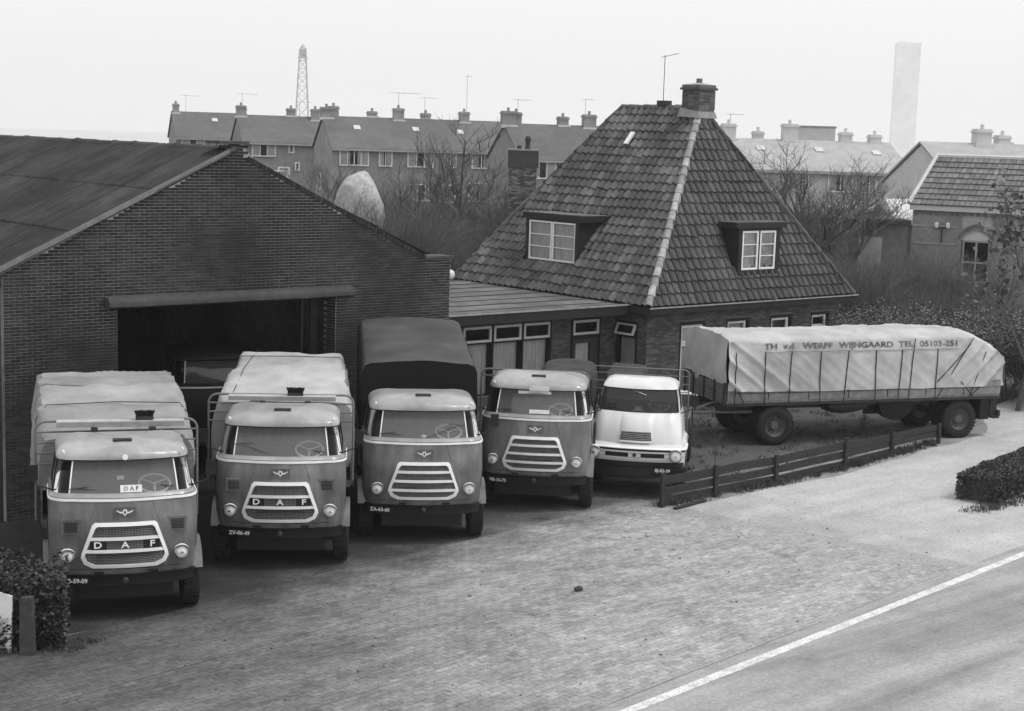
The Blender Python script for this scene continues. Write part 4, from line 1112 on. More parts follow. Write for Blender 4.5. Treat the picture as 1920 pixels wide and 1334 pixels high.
# ---- third lorry, tall canvas hood
P3, D3 = (16.98, 22.28), -33.5
t3 = daf_lorry('grey cab lorry with tall dark canvas hood and four-slot grille, middle of the row', P3, D3, 'ZA-63-60', body='paint_grey', bars=(1.375, 1.205, 1.035), letters=False, vents=False, plate_x=-.78, wipers=(1, -1))
flatbed(t3, 1.78, 5.6, 1.2, 1.12)
hb = MB()
def hood(u, v):
    y = 1.85+3.75*v; zt = 3.10+.40*min(1, v*1.05); pk = .06; hwid = 1.10
    zb = 1.15; drop = zt-zb-.18
    per = [(-hwid, zb), (-hwid-.015, zb+drop*.5), (-hwid, zb+drop), (-hwid+.05, zt-.05), (-hwid+.16, zt), (-.5, zt+pk*.6), (0, zt+pk), (.5, zt+pk*.6), (hwid-.16, zt), (hwid-.05, zt-.05), (hwid, zb+drop), (hwid+.015, zb+drop*.5), (hwid, zb)]
    q = u*(len(per)-1); i = min(int(q), len(per)-2); t_ = q-i
    x = per[i][0]+(per[i+1][0]-per[i][0])*t_; z = per[i][1]+(per[i+1][1]-per[i][1])*t_
    sag = .018*math.sin(v*math.pi*4)**2 if z > zt-.02 else 0
    return (x+.012*nz(x*2, y*2, z*2), y, z-sag+.012*nz(x*2.2, y*1.6, 5))
hb.grid(hood, 48, 32)
hb.build('canvas_hood', 'tarp_roof', t3, smooth=60)
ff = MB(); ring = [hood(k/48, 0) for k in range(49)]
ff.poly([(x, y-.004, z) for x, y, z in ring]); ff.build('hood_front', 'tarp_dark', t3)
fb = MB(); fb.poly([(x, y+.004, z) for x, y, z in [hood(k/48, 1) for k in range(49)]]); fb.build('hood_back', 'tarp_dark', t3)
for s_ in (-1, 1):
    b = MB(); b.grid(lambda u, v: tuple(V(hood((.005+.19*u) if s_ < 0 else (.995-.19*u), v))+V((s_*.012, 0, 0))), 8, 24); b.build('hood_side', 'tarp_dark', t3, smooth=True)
MB().lathe([(.06, 0), (.055, .03), (.02, .05)], 12, (.0, .30, 1.96), (0,0,1)).build('dash_ornament', 'paint_trim', t3, smooth=True)

# ---- fourth lorry
P4, D4 = (20.34, 23.07), -45.0
t4 = daf_lorry('grey cab lorry with DAF sign over the windscreen, pale roof, second from right in row', P4, D4, 'VB-16-73', body='paint_grey_b', bars=(1.375, 1.205, 1.035), letters=False, vents=False, plate_x=-.72, platetop=-.03, wipers=(1, 1))
flatbed(t4, 1.78, 5.7, 1.2, 1.1)
head_frame(t4, 1.80, -1.28, .98, 1.2, 2.62, (2.48,))
c = MB().box(-.20, .20, -.012, 0, -.05, .05).build('brow_sign', 'curtain', t4); c.location = (.04, fy(0, 2.49)-.02, 2.49)
q = link('lettering', text_mesh('DAF', .10, 'white_paint', .002), c); q.matrix_local = Matrix.Translation((0, -.016, 0)) @ FRONT @ Matrix.Diagonal((1.3, 1, 1, 1))
MB().box(-.38, .28, fy(0, 2.40)+.012, fy(0, 2.40)+.018, 2.365, 2.425).build('sun_strip', 'curtain', t4)
c = MB().box(-.2, .2, 0, .006, -.04, .04).build('windscreen_card', 'curtain', t4); c.location = (.06, fy(.1, 2.02)+.012, 2.035); c.rotation_euler = (R(-20), 0, 0)
q = link('lettering', text_mesh('TRUCK', .07, 'white_paint', .001) if False else text_mesh('DAF', .075, 'white_paint', .001), c); q.matrix_local = Matrix.Translation((0, -.004, 0)) @ FRONT

# ---- cream bonneted-cab lorry
TV = [(.80,1.03,-.04,.20,.10,1.75),(1.02,1.04,-.07,.22,.10,1.75),(1.09,1.05,-.09,.22,.10,1.75),(1.115,1.04,-.06,.22,.10,1.75),(1.14,.955,.13,.26,.12,1.75),(1.25,.955,.13,.30,.13,1.75),(1.42,.94,.19,.34,.14,1.75),(1.55,.925,.27,.34,.14,1.75),
      (1.66,.905,.37,.32,.13,1.75),(1.73,.885,.45,.28,.12,1.75),(1.77,.875,.50,.26,.11,1.75),(2.0,.845,.62,.24,.10,1.73),(2.20,.80,.72,.23,.10,1.70),(2.225,.805,.69,.25,.10,1.70),(2.28,.785,.72,.30,.12,1.68),(2.34,.72,.79,.36,.13,1.62),(2.39,.60,.92,.38,.12,1.54),(2.415,.4,1.08,.3,.06,1.4)]
P5, D5 = (22.98, 22.88), -49.0
t5 = thing('lorry', 'cream lorry with slatted bonnet vent and white front bar, rightmost of row beside the fence', 'lorry', P5+(0,), R(D5), 'lorries parked in a row before the garage')
def TP(s0, s1, z0, z1, off=0.0, name='', mat='paint_cream', thick=0.0, sm=35):
    b = MB(); patch(b, s0, s1, z0, z1, off, T=TV, thick=thick); return b.build(name, mat, t5, smooth=sm)
b = MB(); patch(b, .5, 5.5, .80, 1.75, T=TV); patch(b, 0, .5, 1.12, 1.75, T=TV); patch(b, 5.5, 6, 1.12, 1.75, T=TV)
for s0, s1 in ((0, .12), (5.88, 6), (.86, 1.25), (4.75, 5.14)): patch(b, s0, s1, 1.75, 2.22, T=TV)
patch(b, 0, 6, 2.20, 2.415, T=TV); b.poly([S(s, 2.415, 0, TV) for s in (0, .5, 1, 1.33, 1.66, 2, 2.5, 3, 3.5, 4, 4.33, 4.66, 5, 5.5, 6)])
b.grid(lambda u, v: (-lvl(.8+1.63*v, TV)[0]*(1-2*u), lvl(.8+1.63*v, TV)[4], .8+1.63*v), 2, 12)
b.build('cab', 'paint_cream', t5, smooth=38)
TP(1.38, 4.62, 1.775, 2.20, -.012, 'windscreen', 'glass_mid', sm=True)
for s0, s1 in ((1.27, 1.38), (4.62, 4.73)): TP(s0, s1, 1.765, 2.215, .0, 'screen_gasket', 'bumper_black', .02)
TP(1.27, 4.73, 1.755, 1.78, .004, 'screen_gasket', 'bumper_black', .02); TP(1.27, 4.73, 2.195, 2.215, .004, 'screen_gasket', 'bumper_black', .02)
for s0, s1 in ((.12, .86), (5.14, 5.88)): TP(s0, s1, 1.77, 2.20, -.012, 'side_window', 'glass_dark', sm=True)
def on5(x, z, o=0.): return (x, fy(x, z, TV)-o, z)
# raised bonnet panel with louvre slats
b = MB(); b.grid(lambda u, v: on5((2*u-1)*(.36-.02*v), 1.18+.54*v, .045*(1-abs(2*u-1)**6)*(1 if v < .97 else .4)), 16, 10); b.build('bonnet', 'paint_cream', t5, smooth=40)
b = MB(); b.grid(lambda u, v: on5((2*u-1)*(.335-.03*v), 1.225+.175*v, .052), 10, 3); vb5 = b.build('bonnet_vent', 'grille_dark', t5)
for k in range(5):
    z = 1.245+k*.036; b = MB(); b.grid(lambda u, v: on5((2*u-1)*(.325-.16*(z-1.225)), z+.012*v, .062-.004*v), 8, 1); b.build('slat', 'body_grey', vb5)
b = MB(); b.grid(lambda u, v: on5((2*u-1)*.34, 1.185+.03*v, .07), 8, 1); b.build('vent_lip', 'paint_trim', t5)
TP(1.0, 5.0, 1.025, 1.075, .006, 'shadow_gap', 'grille_dark')
TP(.7, 5.3, 1.075, 1.115, .035, 'front_ledge', 'paint_trim', .05)
# white grille bar with two dark slots
b = MB(); xs = 20
def bar_part(x0, x1, z0, z1, o=.055):
    bb = MB(); n_ = max(2, int((x1-x0)/.08)); I = []
    for dz, oo in ((z0, .0), (z0+.01, o), (z1-.01, o), (z1, .0)): I.append([bb.P(on5(x0+(x1-x0)*k/n_, dz, oo)) for k in range(n_+1)])
    for r_ in range(3):
        for c_ in range(n_): bb.f.append((I[r_][c_], I[r_][c_+1], I[r_+1][c_+1], I[r_+1][c_]))
    for c_ in (0, n_): bb.f.append(tuple(I[r_][c_] for r_ in range(4)))
    return bb
gb5 = bar_part(-.74, .74, .985, 1.03).build('grille_bar', 'paint_cream', t5)
bar_part(-.74, .74, .85, .895).build('grille_bar', 'paint_cream', t5)
for a, c in ((-.74, -.62), (-.13, .13), (.62, .74)): bar_part(a, c, .892, .988, .05).build('grille_block', 'paint_cream', t5)
TP(1.5, 4.5, .86, 1.05, .012, 'grille_slot', 'grille_dark')
MB().lathe([(.04, 0), (.04, .02), (.02, .025)], 12, on5(0, .95, .05), (0,-1,0)).build('badge', 'iron', t5)
for s_ in (-1, 1): headlight(t5, s_*.86, fy(.86, .95, TV)-.05, .95, (s_*.1, -1, 0), .13)
b = MB(); patch(b, .6, 5.4, .50, .68, .06, T=TV, thick=.05); b.build('bumper', 'bumper_black', t5)
b = MB(); patch(b, .6, 5.4, .66, .83, -.03, T=TV); b.build('apron', 'bumper_black', t5)
plate_text(t5, .60, fy(.6, .7, TV)-.10, .645, 'BJ-83-39', .42)
for s_ in (-1, 1):
    mirror(t5, s_*.9, .95, 2.0, s_); MB().box(s_*.93-.03, s_*.93+.04, 1.25, 1.4, 1.55, 1.58).build('door_handle', 'chrome', t5)
    wheel(t5, s_*.90, 1.25, .46, s_, .46); wheel(t5, s_*.90, 4.3, .46, s_, .46)
    b = MB(); b.grid(lambda u, v: (s_*(.70+.33*v), 1.25-math.cos(R(5+170*u))*.60, .48+math.sin(R(5+170*u))*.60), 12, 2); b.build('mudguard', 'paint_cream', t5, smooth=40)
MB().box(-.85, .85, 1.3, 1.45, 1.1, 1.85).box(-.85, .85, .95, 1.4, 1.1, 1.25).build('seat', 'seat', t5)
MB().box(-.78, .78, .68, .95, 1.5, 1.70).build('dashboard', 'seat', t5)
sw = MB(); c = V((.42, .95, 1.86)); axn = V((0, -.5, 1)).normalized(); a1 = V((1,0,0)); a2 = axn.cross(a1)
sw.tube([c+(a1*math.cos(q)+a2*math.sin(q))*.22 for q in (2*math.pi*k/28 for k in range(28))], .012, 6, closed=True); sw.tube([c, c-axn*.3], .02, 6); sw.tube([c-a1*.22, c+a1*.22], .009, 5)
sw.build('steering_wheel', 'board_pale', t5, smooth=50)
MB().tube([(-.18, fy(.2, 2.2, TV)-.015, 2.205), (.16, fy(.1, 2.12, TV)-.02, 2.10)], .009, 5).build('wiper', 'chrome', t5)
MB().lathe([(.02, 0), (.15, .0), (.155, .025), (.09, .05), (.07, .11), (.01, .115)], 16, (-.02, .80, 1.71), (0,0,1)).build('cap_on_dashboard', 'curtain', t5, smooth=50)
MB().box(-.38, -.26, .3, 5.2, .58, .8).box(.26, .38, .3, 5.2, .58, .8).box(-.85, .85, 1.17, 1.33, .40, .52).box(-.8, .8, 4.2, 4.4, .40, .55).build('chassis', 'iron', t5)
flatbed(t5, 1.9, 5.4, 1.12, 1.0, .38)
head_frame(t5, 1.92, -1.14, 1.0, 1.1, 2.50, (2.36, 2.18, 2.0), r=.013, rad=.1)
# dark sheeted loads on the two right-hand lorries
cloth('load_sheet', 'tarp_load', t4, [(3.0, 2.34), (3.08, 2.40), (4.9, 2.42), (5.3, 2.36)], lambda y: -.14+.05*nz(y*2), lambda y: 1.02+.05*nz(y*2, 4), 1.22, .05, 23, 30, 30)
cloth('load_sheet', 'tarp_load', t5, [(2.6, 2.12), (2.68, 2.20), (4.4, 2.22), (5.0, 2.12)], lambda y: -.92+.05*nz(y*2), lambda y: -.1+.12*nz(y*2, 4), 1.15, .06, 33, 30, 30)
# lorry standing in the dark of the garage
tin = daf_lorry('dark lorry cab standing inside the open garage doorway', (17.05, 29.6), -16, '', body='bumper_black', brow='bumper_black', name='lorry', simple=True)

# ------------------------------------------------------------------ drawbar trailer with sheeted load
TA = (30.1, 25.06); TD = -21.2
tr = thing('drawbar_trailer', 'long two-axle trailer under a pale roped tarpaulin with lettering, right of the lorries', 'trailer', TA+(0,), R(TD))
TX0, TX1, TW_ = -1.40, 6.58, 2.36
MB().box(TX0, TX1, .0, TW_, 1.06, 1.16).build('load_bed', 'body_grey', tr)
MB().box(TX0+.1, TX1-.1, .55, .67, .84, 1.06).box(TX0+.1, TX1-.1, TW_-.67, TW_-.55, .84, 1.06).build('chassis', 'iron', tr)
MB().box(TX0-.01, TX1+.01, -.035, -.003, 1.03, 1.10).build('rub_rail', 'iron', tr)
nb = 7; L_ = (TX1-TX0)/nb
for k in range(nb):
    for r_ in range(2):
        MB().box(TX0+k*L_+.015, TX0+(k+1)*L_-.015, -.025, .01, 1.16+r_*.19, 1.16+r_*.19+.178).build('side_board', 'body_grey', tr)
        MB().box(TX0+k*L_+.015, TX0+(k+1)*L_-.015, TW_-.01, TW_+.025, 1.16+r_*.19, 1.16+r_*.19+.178).build('side_board', 'body_grey', tr)
for r_ in range(2):
    MB().box(TX0-.03, TX0, .02, TW_-.02, 1.10+r_*.24, 1.10+r_*.24+.23).build('front_board', 'old_wood', tr)
    MB().box(TX1, TX1+.03, .02, TW_-.02, 1.16+r_*.19, 1.16+r_*.19+.18).build('tail_board', 'body_grey', tr)
for y in (.05, .6, 1.2, 1.8, TW_-.05): MB().box(TX0-.07, TX0-.03, y-.03, y+.03, 1.05, 1.62).build('front_stake', 'iron', tr)
# tarpaulin
ropes = [-1.22, -.42, .32, 1.14, 1.94, 2.74, 3.50, 3.86, 4.55]
def tarp_pt(u, v):
    """v along the length 0..1, u across: near bottom 0 -> near edge -> ridge -> far bottom 1"""
    x = TX0-.02+(TX1-TX0+.10)*v
    endr = max(0, (x-5.55)/1.15); endr = min(1, endr); endf = max(0, (-.75-x)/.7)
    ztop = 2.67-.03*math.sin(v*7)-.55*endr**1.6; rid = 2.80-.45*endr**1.5
    near = min(abs(x-r) for r in ropes)
    sag = .05*min(1, near/.35)
    zb = 1.37+.05*max(0, 1-(x+1.4)/2.0)+.02*nz(x*1.1)
    yn = -.055-.03*min(1, near/.25)+(.14*endr)
    if u < .34:
        t = u/.34; z = zb+(ztop-zb)*t; y = yn*(1-.4*t)
        crease = 2.36
        if z > crease: y += .06*(z-crease)/(ztop-crease)
        y += .012*math.exp(-((z-crease)/.03)**2)
        y -= .035*nz(x*1.6, z*1.5, 2)+.016*(1-abs(nz(x*2.2+z*2.5, z*1.4, 7)))**8
        # diagonal pulls at both ends
        dg = (x+1.25)-(2.60-z)*1.35
        y -= .10*(1-abs(math.sin(dg*4.5)))**3*math.exp(-max(0, x+1.3)*.8)*(1-t*.5)
        dg2 = (6.5-x)-(2.4-z)*1.1
        y -= .10*(1-abs(math.sin(dg2*5)))**3*math.exp(-max(0, 6.4-x)*1.0)
    elif u < .66:
        t = (u-.34)/.32; y = yn*.6+.06+(TW_-.12)*t; z = ztop+(rid-ztop)*math.sin(math.pi*t)**.7
        z -= sag*.6*math.sin(math.pi*t)*.6
        z += .035*nz(x*1.3+y*1.2, y*2.0, 4)+.03*(1-abs(nz(x*1.6-y*1.5, y*1.2, 6)))**8
        if endf > 0: z += .0
    else:
        t = (u-.66)/.34; z = ztop+(zb-ztop)*t; y = TW_+.03+.015*nz(x*2, z*2, 9)
    if endr > 0 and u < .66: x += .04*endr*nz(z*4, y*3)
    return (x, y, z)
b = MB(); b.grid(tarp_pt, 72, 220)
sheet_o = b.build('tarpaulin', 'tarp_trailer', tr, smooth=70)
# front end flap: hangs lower at the far corner
def front_pt(u, v):
    base = tarp_pt(.34+.32*u, 0); zb = 1.55+.10*u-.28*max(0, 1-abs(u-.78)/.12)
    z = base[2]+(zb-base[2])*v; x = base[0]-.03*math.sin(math.pi*v)-.02*nz(u*4, v*3, 3)-.015*math.sin(u*14+v*5)*v
    return (x, base[1], z)
b = MB(); b.grid(front_pt, 40, 24); b.build('front_flap', 'tarp_trailer', sheet_o, smooth=True)
def back_pt(u, v):
    base = tarp_pt(.34+.32*u, 1); z = base[2]+(1.5-base[2])*v
    return (base[0]+.12*math.sin(math.pi*v*.6)+.03*nz(u*5, v*4), base[1], z)
b = MB(); b.grid(back_pt, 30, 16); b.build('back_flap', 'tarp_trailer', sheet_o, smooth=True)
for k, x in enumerate(ropes):
    tilt = (.0, .03, -.05, .02, -.10, .02, -.06, -.12, .0)[k]; top_z = 2.38 if k < 7 else (2.66 if k == 7 else 2.40)
    v0 = (x-TX0+.02)/(TX1-TX0+.10)
    pts = []
    for q in range(9):
        t = q/8; z = top_z+(1.06-top_z)*t; xx = x+tilt*t; vv = (xx-TX0+.02)/(TX1-TX0+.10)
        ztop_, zb_ = 2.67, 1.37
        u_ = max(0, min(.34, .34*(z-zb_)/(ztop_-zb_))); p = tarp_pt(u_, vv)
        pts.append((xx, min(p[1], -.045)-.016, z))
    MB().tube(pts, .013, 5).build('rope', 'rope', tr)
for pts in ([(5.62, -.06, 2.66), (5.2, -.09, 2.05), (4.62, -.06, 1.10)], [(4.58, -.08, 1.52), (5.1, -.10, 2.05), (5.55, -.05, 2.5)], [(5.30, -.09, 1.52), (5.7, -.08, 1.12)], [(6.05, -.03, 2.28), (5.6, -.08, 1.12)], [(6.45, .02, 1.8), (5.65, -.07, 1.14)], [(-1.25, -.08, 1.62), (-.95, -.07, 1.10)]):
    MB().tube(pts, .012, 5).build('rope', 'rope', tr)
MB().tube([(x, min(tarp_pt(.255, (x-TX0+.02)/(TX1-TX0+.10))[1], -.03)-.02, 2.385+.02*nz(x*2)) for x in [-.42+.2*k for k in range(29)]], .010, 5).build('edge_rope', 'tarp_pale', tr)
# lettering along the upper edge
words_ = [text_mesh(q, .20, 'letter_dark', .001, 'LEFT') for q in ('TH', 'v.d.', 'WERFF', 'WIJNGAARD', 'TEL', '05103-251')]
wid = [max(v.co.x for v in me.vertices)-min(v.co.x for v in me.vertices) for me in words_]
ks = 5.6/(sum(wid)+.13*5); xo = -.46
for me, wd_ in zip(words_, wid):
    mn = min(v.co.x for v in me.vertices)
    for v in me.vertices:
        x = xo+(v.co.x-mn)*ks; z = 2.515+v.co.y*.95
        u_ = .34*(z-1.37)/(2.67-1.37); p = tarp_pt(min(.335, u_), (x-TX0+.02)/(TX1-TX0+.10))
        v.co = (x, p[1]-.014, z)
    link('lettering', me, sheet_o); xo += (wd_+.13)*ks
# wheels, tank, spare, mudflap, lamps, drawbar
for x, zc in ((.0, .5), (5.40, .5)):
    for y in (.13, .45, TW_-.13, TW_-.45):
        o = wheel(tr, x, y, .50, 1, .505); o.rotation_euler = (0, 0, -math.pi/2 if y < 1 else math.pi/2)
    MB().box(x-.07, x+.07, .3, TW_-.3, .43, .57).build('axle', 'iron', tr)
MB().lathe([(.55, 0), (.55, .12)], 24, (0, TW_/2, .80), (0,0,1)).build('turntable', 'iron', tr)
tk = MB(); tk.grid(lambda u, v: (1.52+1.2*v, .45+.36*math.cos(2*math.pi*u), .95-.02+.24*math.sin(2*math.pi*u)*(math.sin(math.pi*min(1, max(0, v)))**.35+.001)), 20, 12); tk.build('belly_tank', 'iron', tr, smooth=True)
MB().prism([(3.75+.52*math.cos(R(180+q*10)), .95+.50*math.sin(R(180+q*10))) for q in range(19)], .45, .72).build('stowage_pan', 'bumper_black', tr)
MB().box(3.1, 4.6, .9, 1.0, .55, 1.06).build('spare_carrier', 'iron', tr)
MB().box(6.02, 6.30, .02, .5, .48, 1.06).build('mudflap', 'bumper_black', tr)
MB().box(6.36, 6.56, .05, .10, .52, 1.06).box(6.40, 6.60, -.02, .3, .50, .58).build('rear_bracket', 'iron', tr)
MB().box(6.52, 6.60, -.06, .1, .56, .72).build('tail_lamp', 'iron', tr)
db = MB(); db.tube([(-.4, .5, .78), (-2.55, TW_/2-.06, .72)], .035, 6); db.tube([(-.4, TW_-.5, .78), (-2.55, TW_/2+.06, .72)], .035, 6)
db.tube([(-1.3, .75, .76), (-1.3, TW_-.75, .76)], .025, 6); db.tube([(-1.9, 1.0, .75), (-1.3, .9, 1.0)], .02, 5)
dbo = db.build('drawbar', 'body_grey', tr)
MB().lathe([(.09, -.03), (.12, 0), (.09, .03)], 16, (-2.65, TW_/2, .72), (0,0,1)).build('towing_eye', 'iron', dbo)

# ------------------------------------------------------------------ plank fence
fence = thing('plank_fence', 'low weathered dark plank fence with three rails along the drive edge', 'fence')
fp = [V((22.89, 21.97, 0)), V((24.55, 22.02, 0)), V((26.6, 22.1, 0)), V((29.31, 22.31, 0)), V((31.6, 22.66, 0)), V((34.0, 22.98, 0))]
fh = [.68, .66, .64, .66, .56, .50]
frg = random.Random(8)
for k, p in enumerate(fp):
    b = MB((p, V((1,0,0)), V((0,1,0)), V((.02*frg.uniform(-1, 1), .02*frg.uniform(-1, 1), 1)))); b.box(-.05, .05, -.075, -.008, 0, fh[k]+(.10 if k == 3 else .04)); b.build('post', 'dirt_wood', fence)
for k in range(5):
    a, c = fp[k], fp[k+1]; d = (c-a); ln = d.length; d.normalize(); n = V((-d.y, d.x, 0))
    for r_, (zb, zt) in enumerate(((.05, .21), (.26, .43), (.475, .66))):
        if k == 4 and r_ == 0: continue
        s0, s1 = fh[k]/.67, fh[k+1]/.67; j = frg.uniform(-.015, .015); warp = frg.uniform(-.02, .02)
        b = MB((a, d, n, ez)); ns = 6
        for q in range(ns):
            x0_, x1_ = -.04+(ln+.08)*q/ns, -.04+(ln+.08)*(q+1)/ns; t0, t1 = q/ns, (q+1)/ns
            za0, za1 = (zb+j+warp*math.sin(math.pi*t0))*(s0+(s1-s0)*t0), (zb+j+warp*math.sin(math.pi*t1))*(s0+(s1-s0)*t1)
            zt0, zt1 = (zt+j+warp*math.sin(math.pi*t0))*(s0+(s1-s0)*t0)+.008*nz(x0_*5+k, r_), (zt+j+warp*math.sin(math.pi*t1))*(s0+(s1-s0)*t1)+.008*nz(x1_*5+k, r_)
            yo = .0 if r_ != 1 else .004
            b.hexa([(x0_, -.005+yo, za0), (x1_, -.005+yo, za1), (x1_, .024+yo, za1), (x0_, .024+yo, za0), (x0_, -.005+yo, zt0), (x1_, -.005+yo, zt1), (x1_, .024+yo, zt1), (x0_, .024+yo, zt0)])
        b.build('plank', 'dirt_wood', fence)
tag(MB((V((23.5, 21.72, .02)), V((.98, .15, .0)), V((-.15, .98, 0)), ez)).box(-.55, .55, -.05, .05, 0, .035).build('loose_plank', 'dirt_wood'), 'loose dark plank lying on the ground below the fence end', 'plank')

# ------------------------------------------------------------------ plants
def leaf_cloud(b, pts, size, rg, n_each=1, droop=.3):
    for p in pts:
        for _ in range(n_each):
            a = rg.uniform(0, 6.283); t = rg.uniform(-.9, .9); d = V((math.cos(a), math.sin(a), t)).normalized(); s_ = size*rg.uniform(.6, 1.35)
            u = d.orthogonal().normalized(); u = (u*math.cos(a*3)+d.cross(u)*math.sin(a*3))
            q = V(p); b.f.append((b.P(q-u*s_*.32), b.P(q+d*s_*.5), b.P(q+u*s_*.32), b.P(q-d*s_*.5)))
def hedge(label, name, path, wd, ht, n, size, seed, clip=True):
    o = thing(name, label, 'hedge', (path[0][0], path[0][1], 0)); rg = random.Random(seed); o0 = V((path[0][0], path[0][1], 0))
    segs = [(V(a+(0,)), V(c+(0,))) for a, c in zip(path, path[1:])]; tot = sum((c-a).length for a, c in segs)
    core = MB(); b = MB(); pts = []
    for a, c in segs:
        d = (c-a).normalized(); nn = V((-d.y, d.x, 0))
        core.b = (a-o0, d, nn, ez); L0 = (c-a).length; core.box(.2, L0-.2, -wd/2+(.14 if clip else .38), wd/2-(.14 if clip else .38), .02, ht-(.14 if clip else .4)); core.b = None
        for _ in range(int(n*L0/tot)):
            x = rg.uniform(0, L0)
            if clip:
                m_ = rg.random(); dp = rg.random()**2*.14
                if m_ < .42: yy, zz = rg.uniform(-wd/2, wd/2), ht-dp
                elif m_ < .94: yy, zz = rg.choice((-1, 1))*(wd/2-dp), rg.uniform(.0, ht)
                else: x = rg.choice((0, L0))+rg.uniform(-.05, .1); yy, zz = rg.uniform(-wd/2, wd/2), rg.uniform(0, ht)
            else:
                ang_ = rg.uniform(-.2, math.pi+.2); rr = rg.uniform(.5, 1.0)**.6
                yy = math.copysign(abs(math.cos(ang_))**.6, math.cos(ang_))*wd/2*rr; zz = max(.02, abs(math.sin(ang_))**.6*ht*rr)
                if rg.random() < .35: zz = rg.uniform(.02, ht*.9); yy = math.copysign(wd/2*rg.uniform(.75, 1.0), yy)
                if min(x, L0-x) < .3: zz *= rg.uniform(.6, 1)
            wob = 1+(.06 if clip else .2)*nz(x*1.6, yy*2, zz*2+seed)
            p = a-o0+d*x+nn*yy*wob+V((0, 0, zz*wob)); pts.append(p)
    leaf_cloud(b, pts, size, rg)
    core.build('inner_growth', 'bark', o); b.build('foliage', 'leaf_hedge', o)
    st = MB()
    for k in range(60):
        p = pts[rg.randrange(len(pts))]; st.tube([p, p+V((rg.uniform(-.1,.1), rg.uniform(-.1,.1), rg.uniform(.03,.14)))], [.005, .002], 3, cap=False)
    st.build('shoots', 'twig', o)
    return o
hedge('dark leafy hedge at the left edge before the far left lorry', 'hedge', [(6.4, 22.35), (8.0, 21.75), (9.0, 21.2), (9.5, 20.95)], 1.15, 1.36, 30000, .07, 4, clip=False)
hedge('clipped dark hedge at the right edge beside the road', 'hedge', [(29.0, 18.55), (33.5, 19.5), (40, 21.0)], .9, .58, 60000, .055, 5)
# two posts by the left hedge
pst = MB((V((8.56, 20.86, 0)), V((.76, -.65, 0)), V((.65, .76, 0)), ez)); pst.hexa([(-.16,-.02,.04),(.05,-.02,0),(.05,.03,0),(-.16,.03,.04),(-.16,-.02,.90),(.075,-.02,.84),(.075,.03,.84),(-.16,.03,.90)])
tag(pst.build('marker_board', 'white_paint'), 'white painted board standing upright at the left edge by the hedge', 'board')
pst = MB((V((8.76, 20.64, 0)), V((.76, -.65, 0)), V((.65, .76, 0)), ez)); pst.hexa([(-.10,-.07,0),(.10,-.07,0),(.10,.07,0),(-.10,.07,0),(-.085,-.06,.84),(.085,-.06,.86),(.085,.06,.86),(-.085,.06,.84)])
M('dark_post', .06, .8, .35, 7, bump=.3)
tag(pst.build('concrete_post', 'dark_post'), 'dark squat post beside the white board by the left hedge', 'post')

def branch_tree(rg, h, levels, n0, spread, r0, ratio=.62, up=.25, seg=3, trunk_h=.3, wig=.18, kids=(3, 5)):
    """returns trunk MB, twig MB, tips"""
    T, W, tips = MB(), MB(), []
    def grow(p, d, ln, r, lv):
        pts = [p]; q = p; dd = d.copy()
        for k in range(seg):
            dd = (dd+V((rg.uniform(-1,1), rg.uniform(-1,1), rg.uniform(-.6,1)))*wig+V((0,0,up*.12))).normalized(); q = q+dd*ln/seg; pts.append(q)
        rad = [r*(1-.55*k/seg) for k in range(seg+1)]
        (T if lv < 2 else W).tube(pts, rad, 6 if lv < 2 else 3, cap=False)
        if lv >= levels: tips.append(pts[-1]); tips.append(pts[-2]); return
        nk = rg.randint(*kids)
        for k in range(nk):
            t = rg.uniform(.35, 1.0); i = min(int(t*seg), seg-1); bp = pts[i].lerp(pts[i+1], t*seg-i)
            a = rg.uniform(0, 6.283); o = dd.orthogonal().normalized(); o = o*math.cos(a)+dd.cross(o)*math.sin(a)
            nd = (dd*(1-spread)+o*spread*rg.uniform(.7, 1.3)+V((0,0,up))).normalized()
            grow(bp, nd, ln*ratio*rg.uniform(.75, 1.2), r*.55, lv+1)
        grow(pts[-1], dd, ln*ratio, r*.5, lv+1)
    if n0 == 1: grow(V((0,0,0)), V((rg.uniform(-.06,.06), rg.uniform(-.06,.06), 1)).normalized(), h*trunk_h, r0, 0)
    else:
        for k in range(n0):
            a = 6.283*k/n0+rg.uniform(-.4, .4); grow(V((math.cos(a)*.25, math.sin(a)*.25, 0)), V((math.cos(a)*.35, math.sin(a)*.35, 1)).normalized(), h*trunk_h*rg.uniform(.7, 1.2), r0, 0)
    return T, W, tips
PROTO = {}
def proto(key, seed, h, levels, n0, spread, r0, leaves=0, leaf_size=.1, lm='leaf', **kw):
    rg = random.Random(seed); T, W, tips = branch_tree(rg, h, levels, n0, spread, r0, **kw)
    d = [('trunk' if n0 == 1 else 'stems', T.mesh('trunk', 'bark')), ('crown', W.mesh('crown', 'twig'))]
    if leaves:
        b = MB(); pts = []
        for p in tips:
            for _ in range(leaves): pts.append(p+V((rg.gauss(0, .12), rg.gauss(0, .12), rg.gauss(0, .12))))
        leaf_cloud(b, pts, leaf_size, rg); d.append(('foliage', b.mesh('foliage', lm)))
    zs = max(v.co.z for v in d[1][1].vertices); PROTO[key] = (d, zs)
    return d
proto('tree_a', 31, 7, 5, 1, .55, .09, kids=(3, 4), trunk_h=.34)
proto('tree_b', 47, 7, 5, 1, .62, .085, kids=(3, 4), trunk_h=.28, wig=.28)
proto('bush_a', 51, 5, 4, 7, .5, .035, kids=(4, 6), trunk_h=.45)
proto('bush_b', 52, 5, 4, 8, .6, .03, kids=(4, 6), trunk_h=.4, wig=.3)
proto('shrub_leaf', 61, 3, 3, 7, .6, .02, leaves=5, leaf_size=.085, kids=(4, 5), trunk_h=.5)
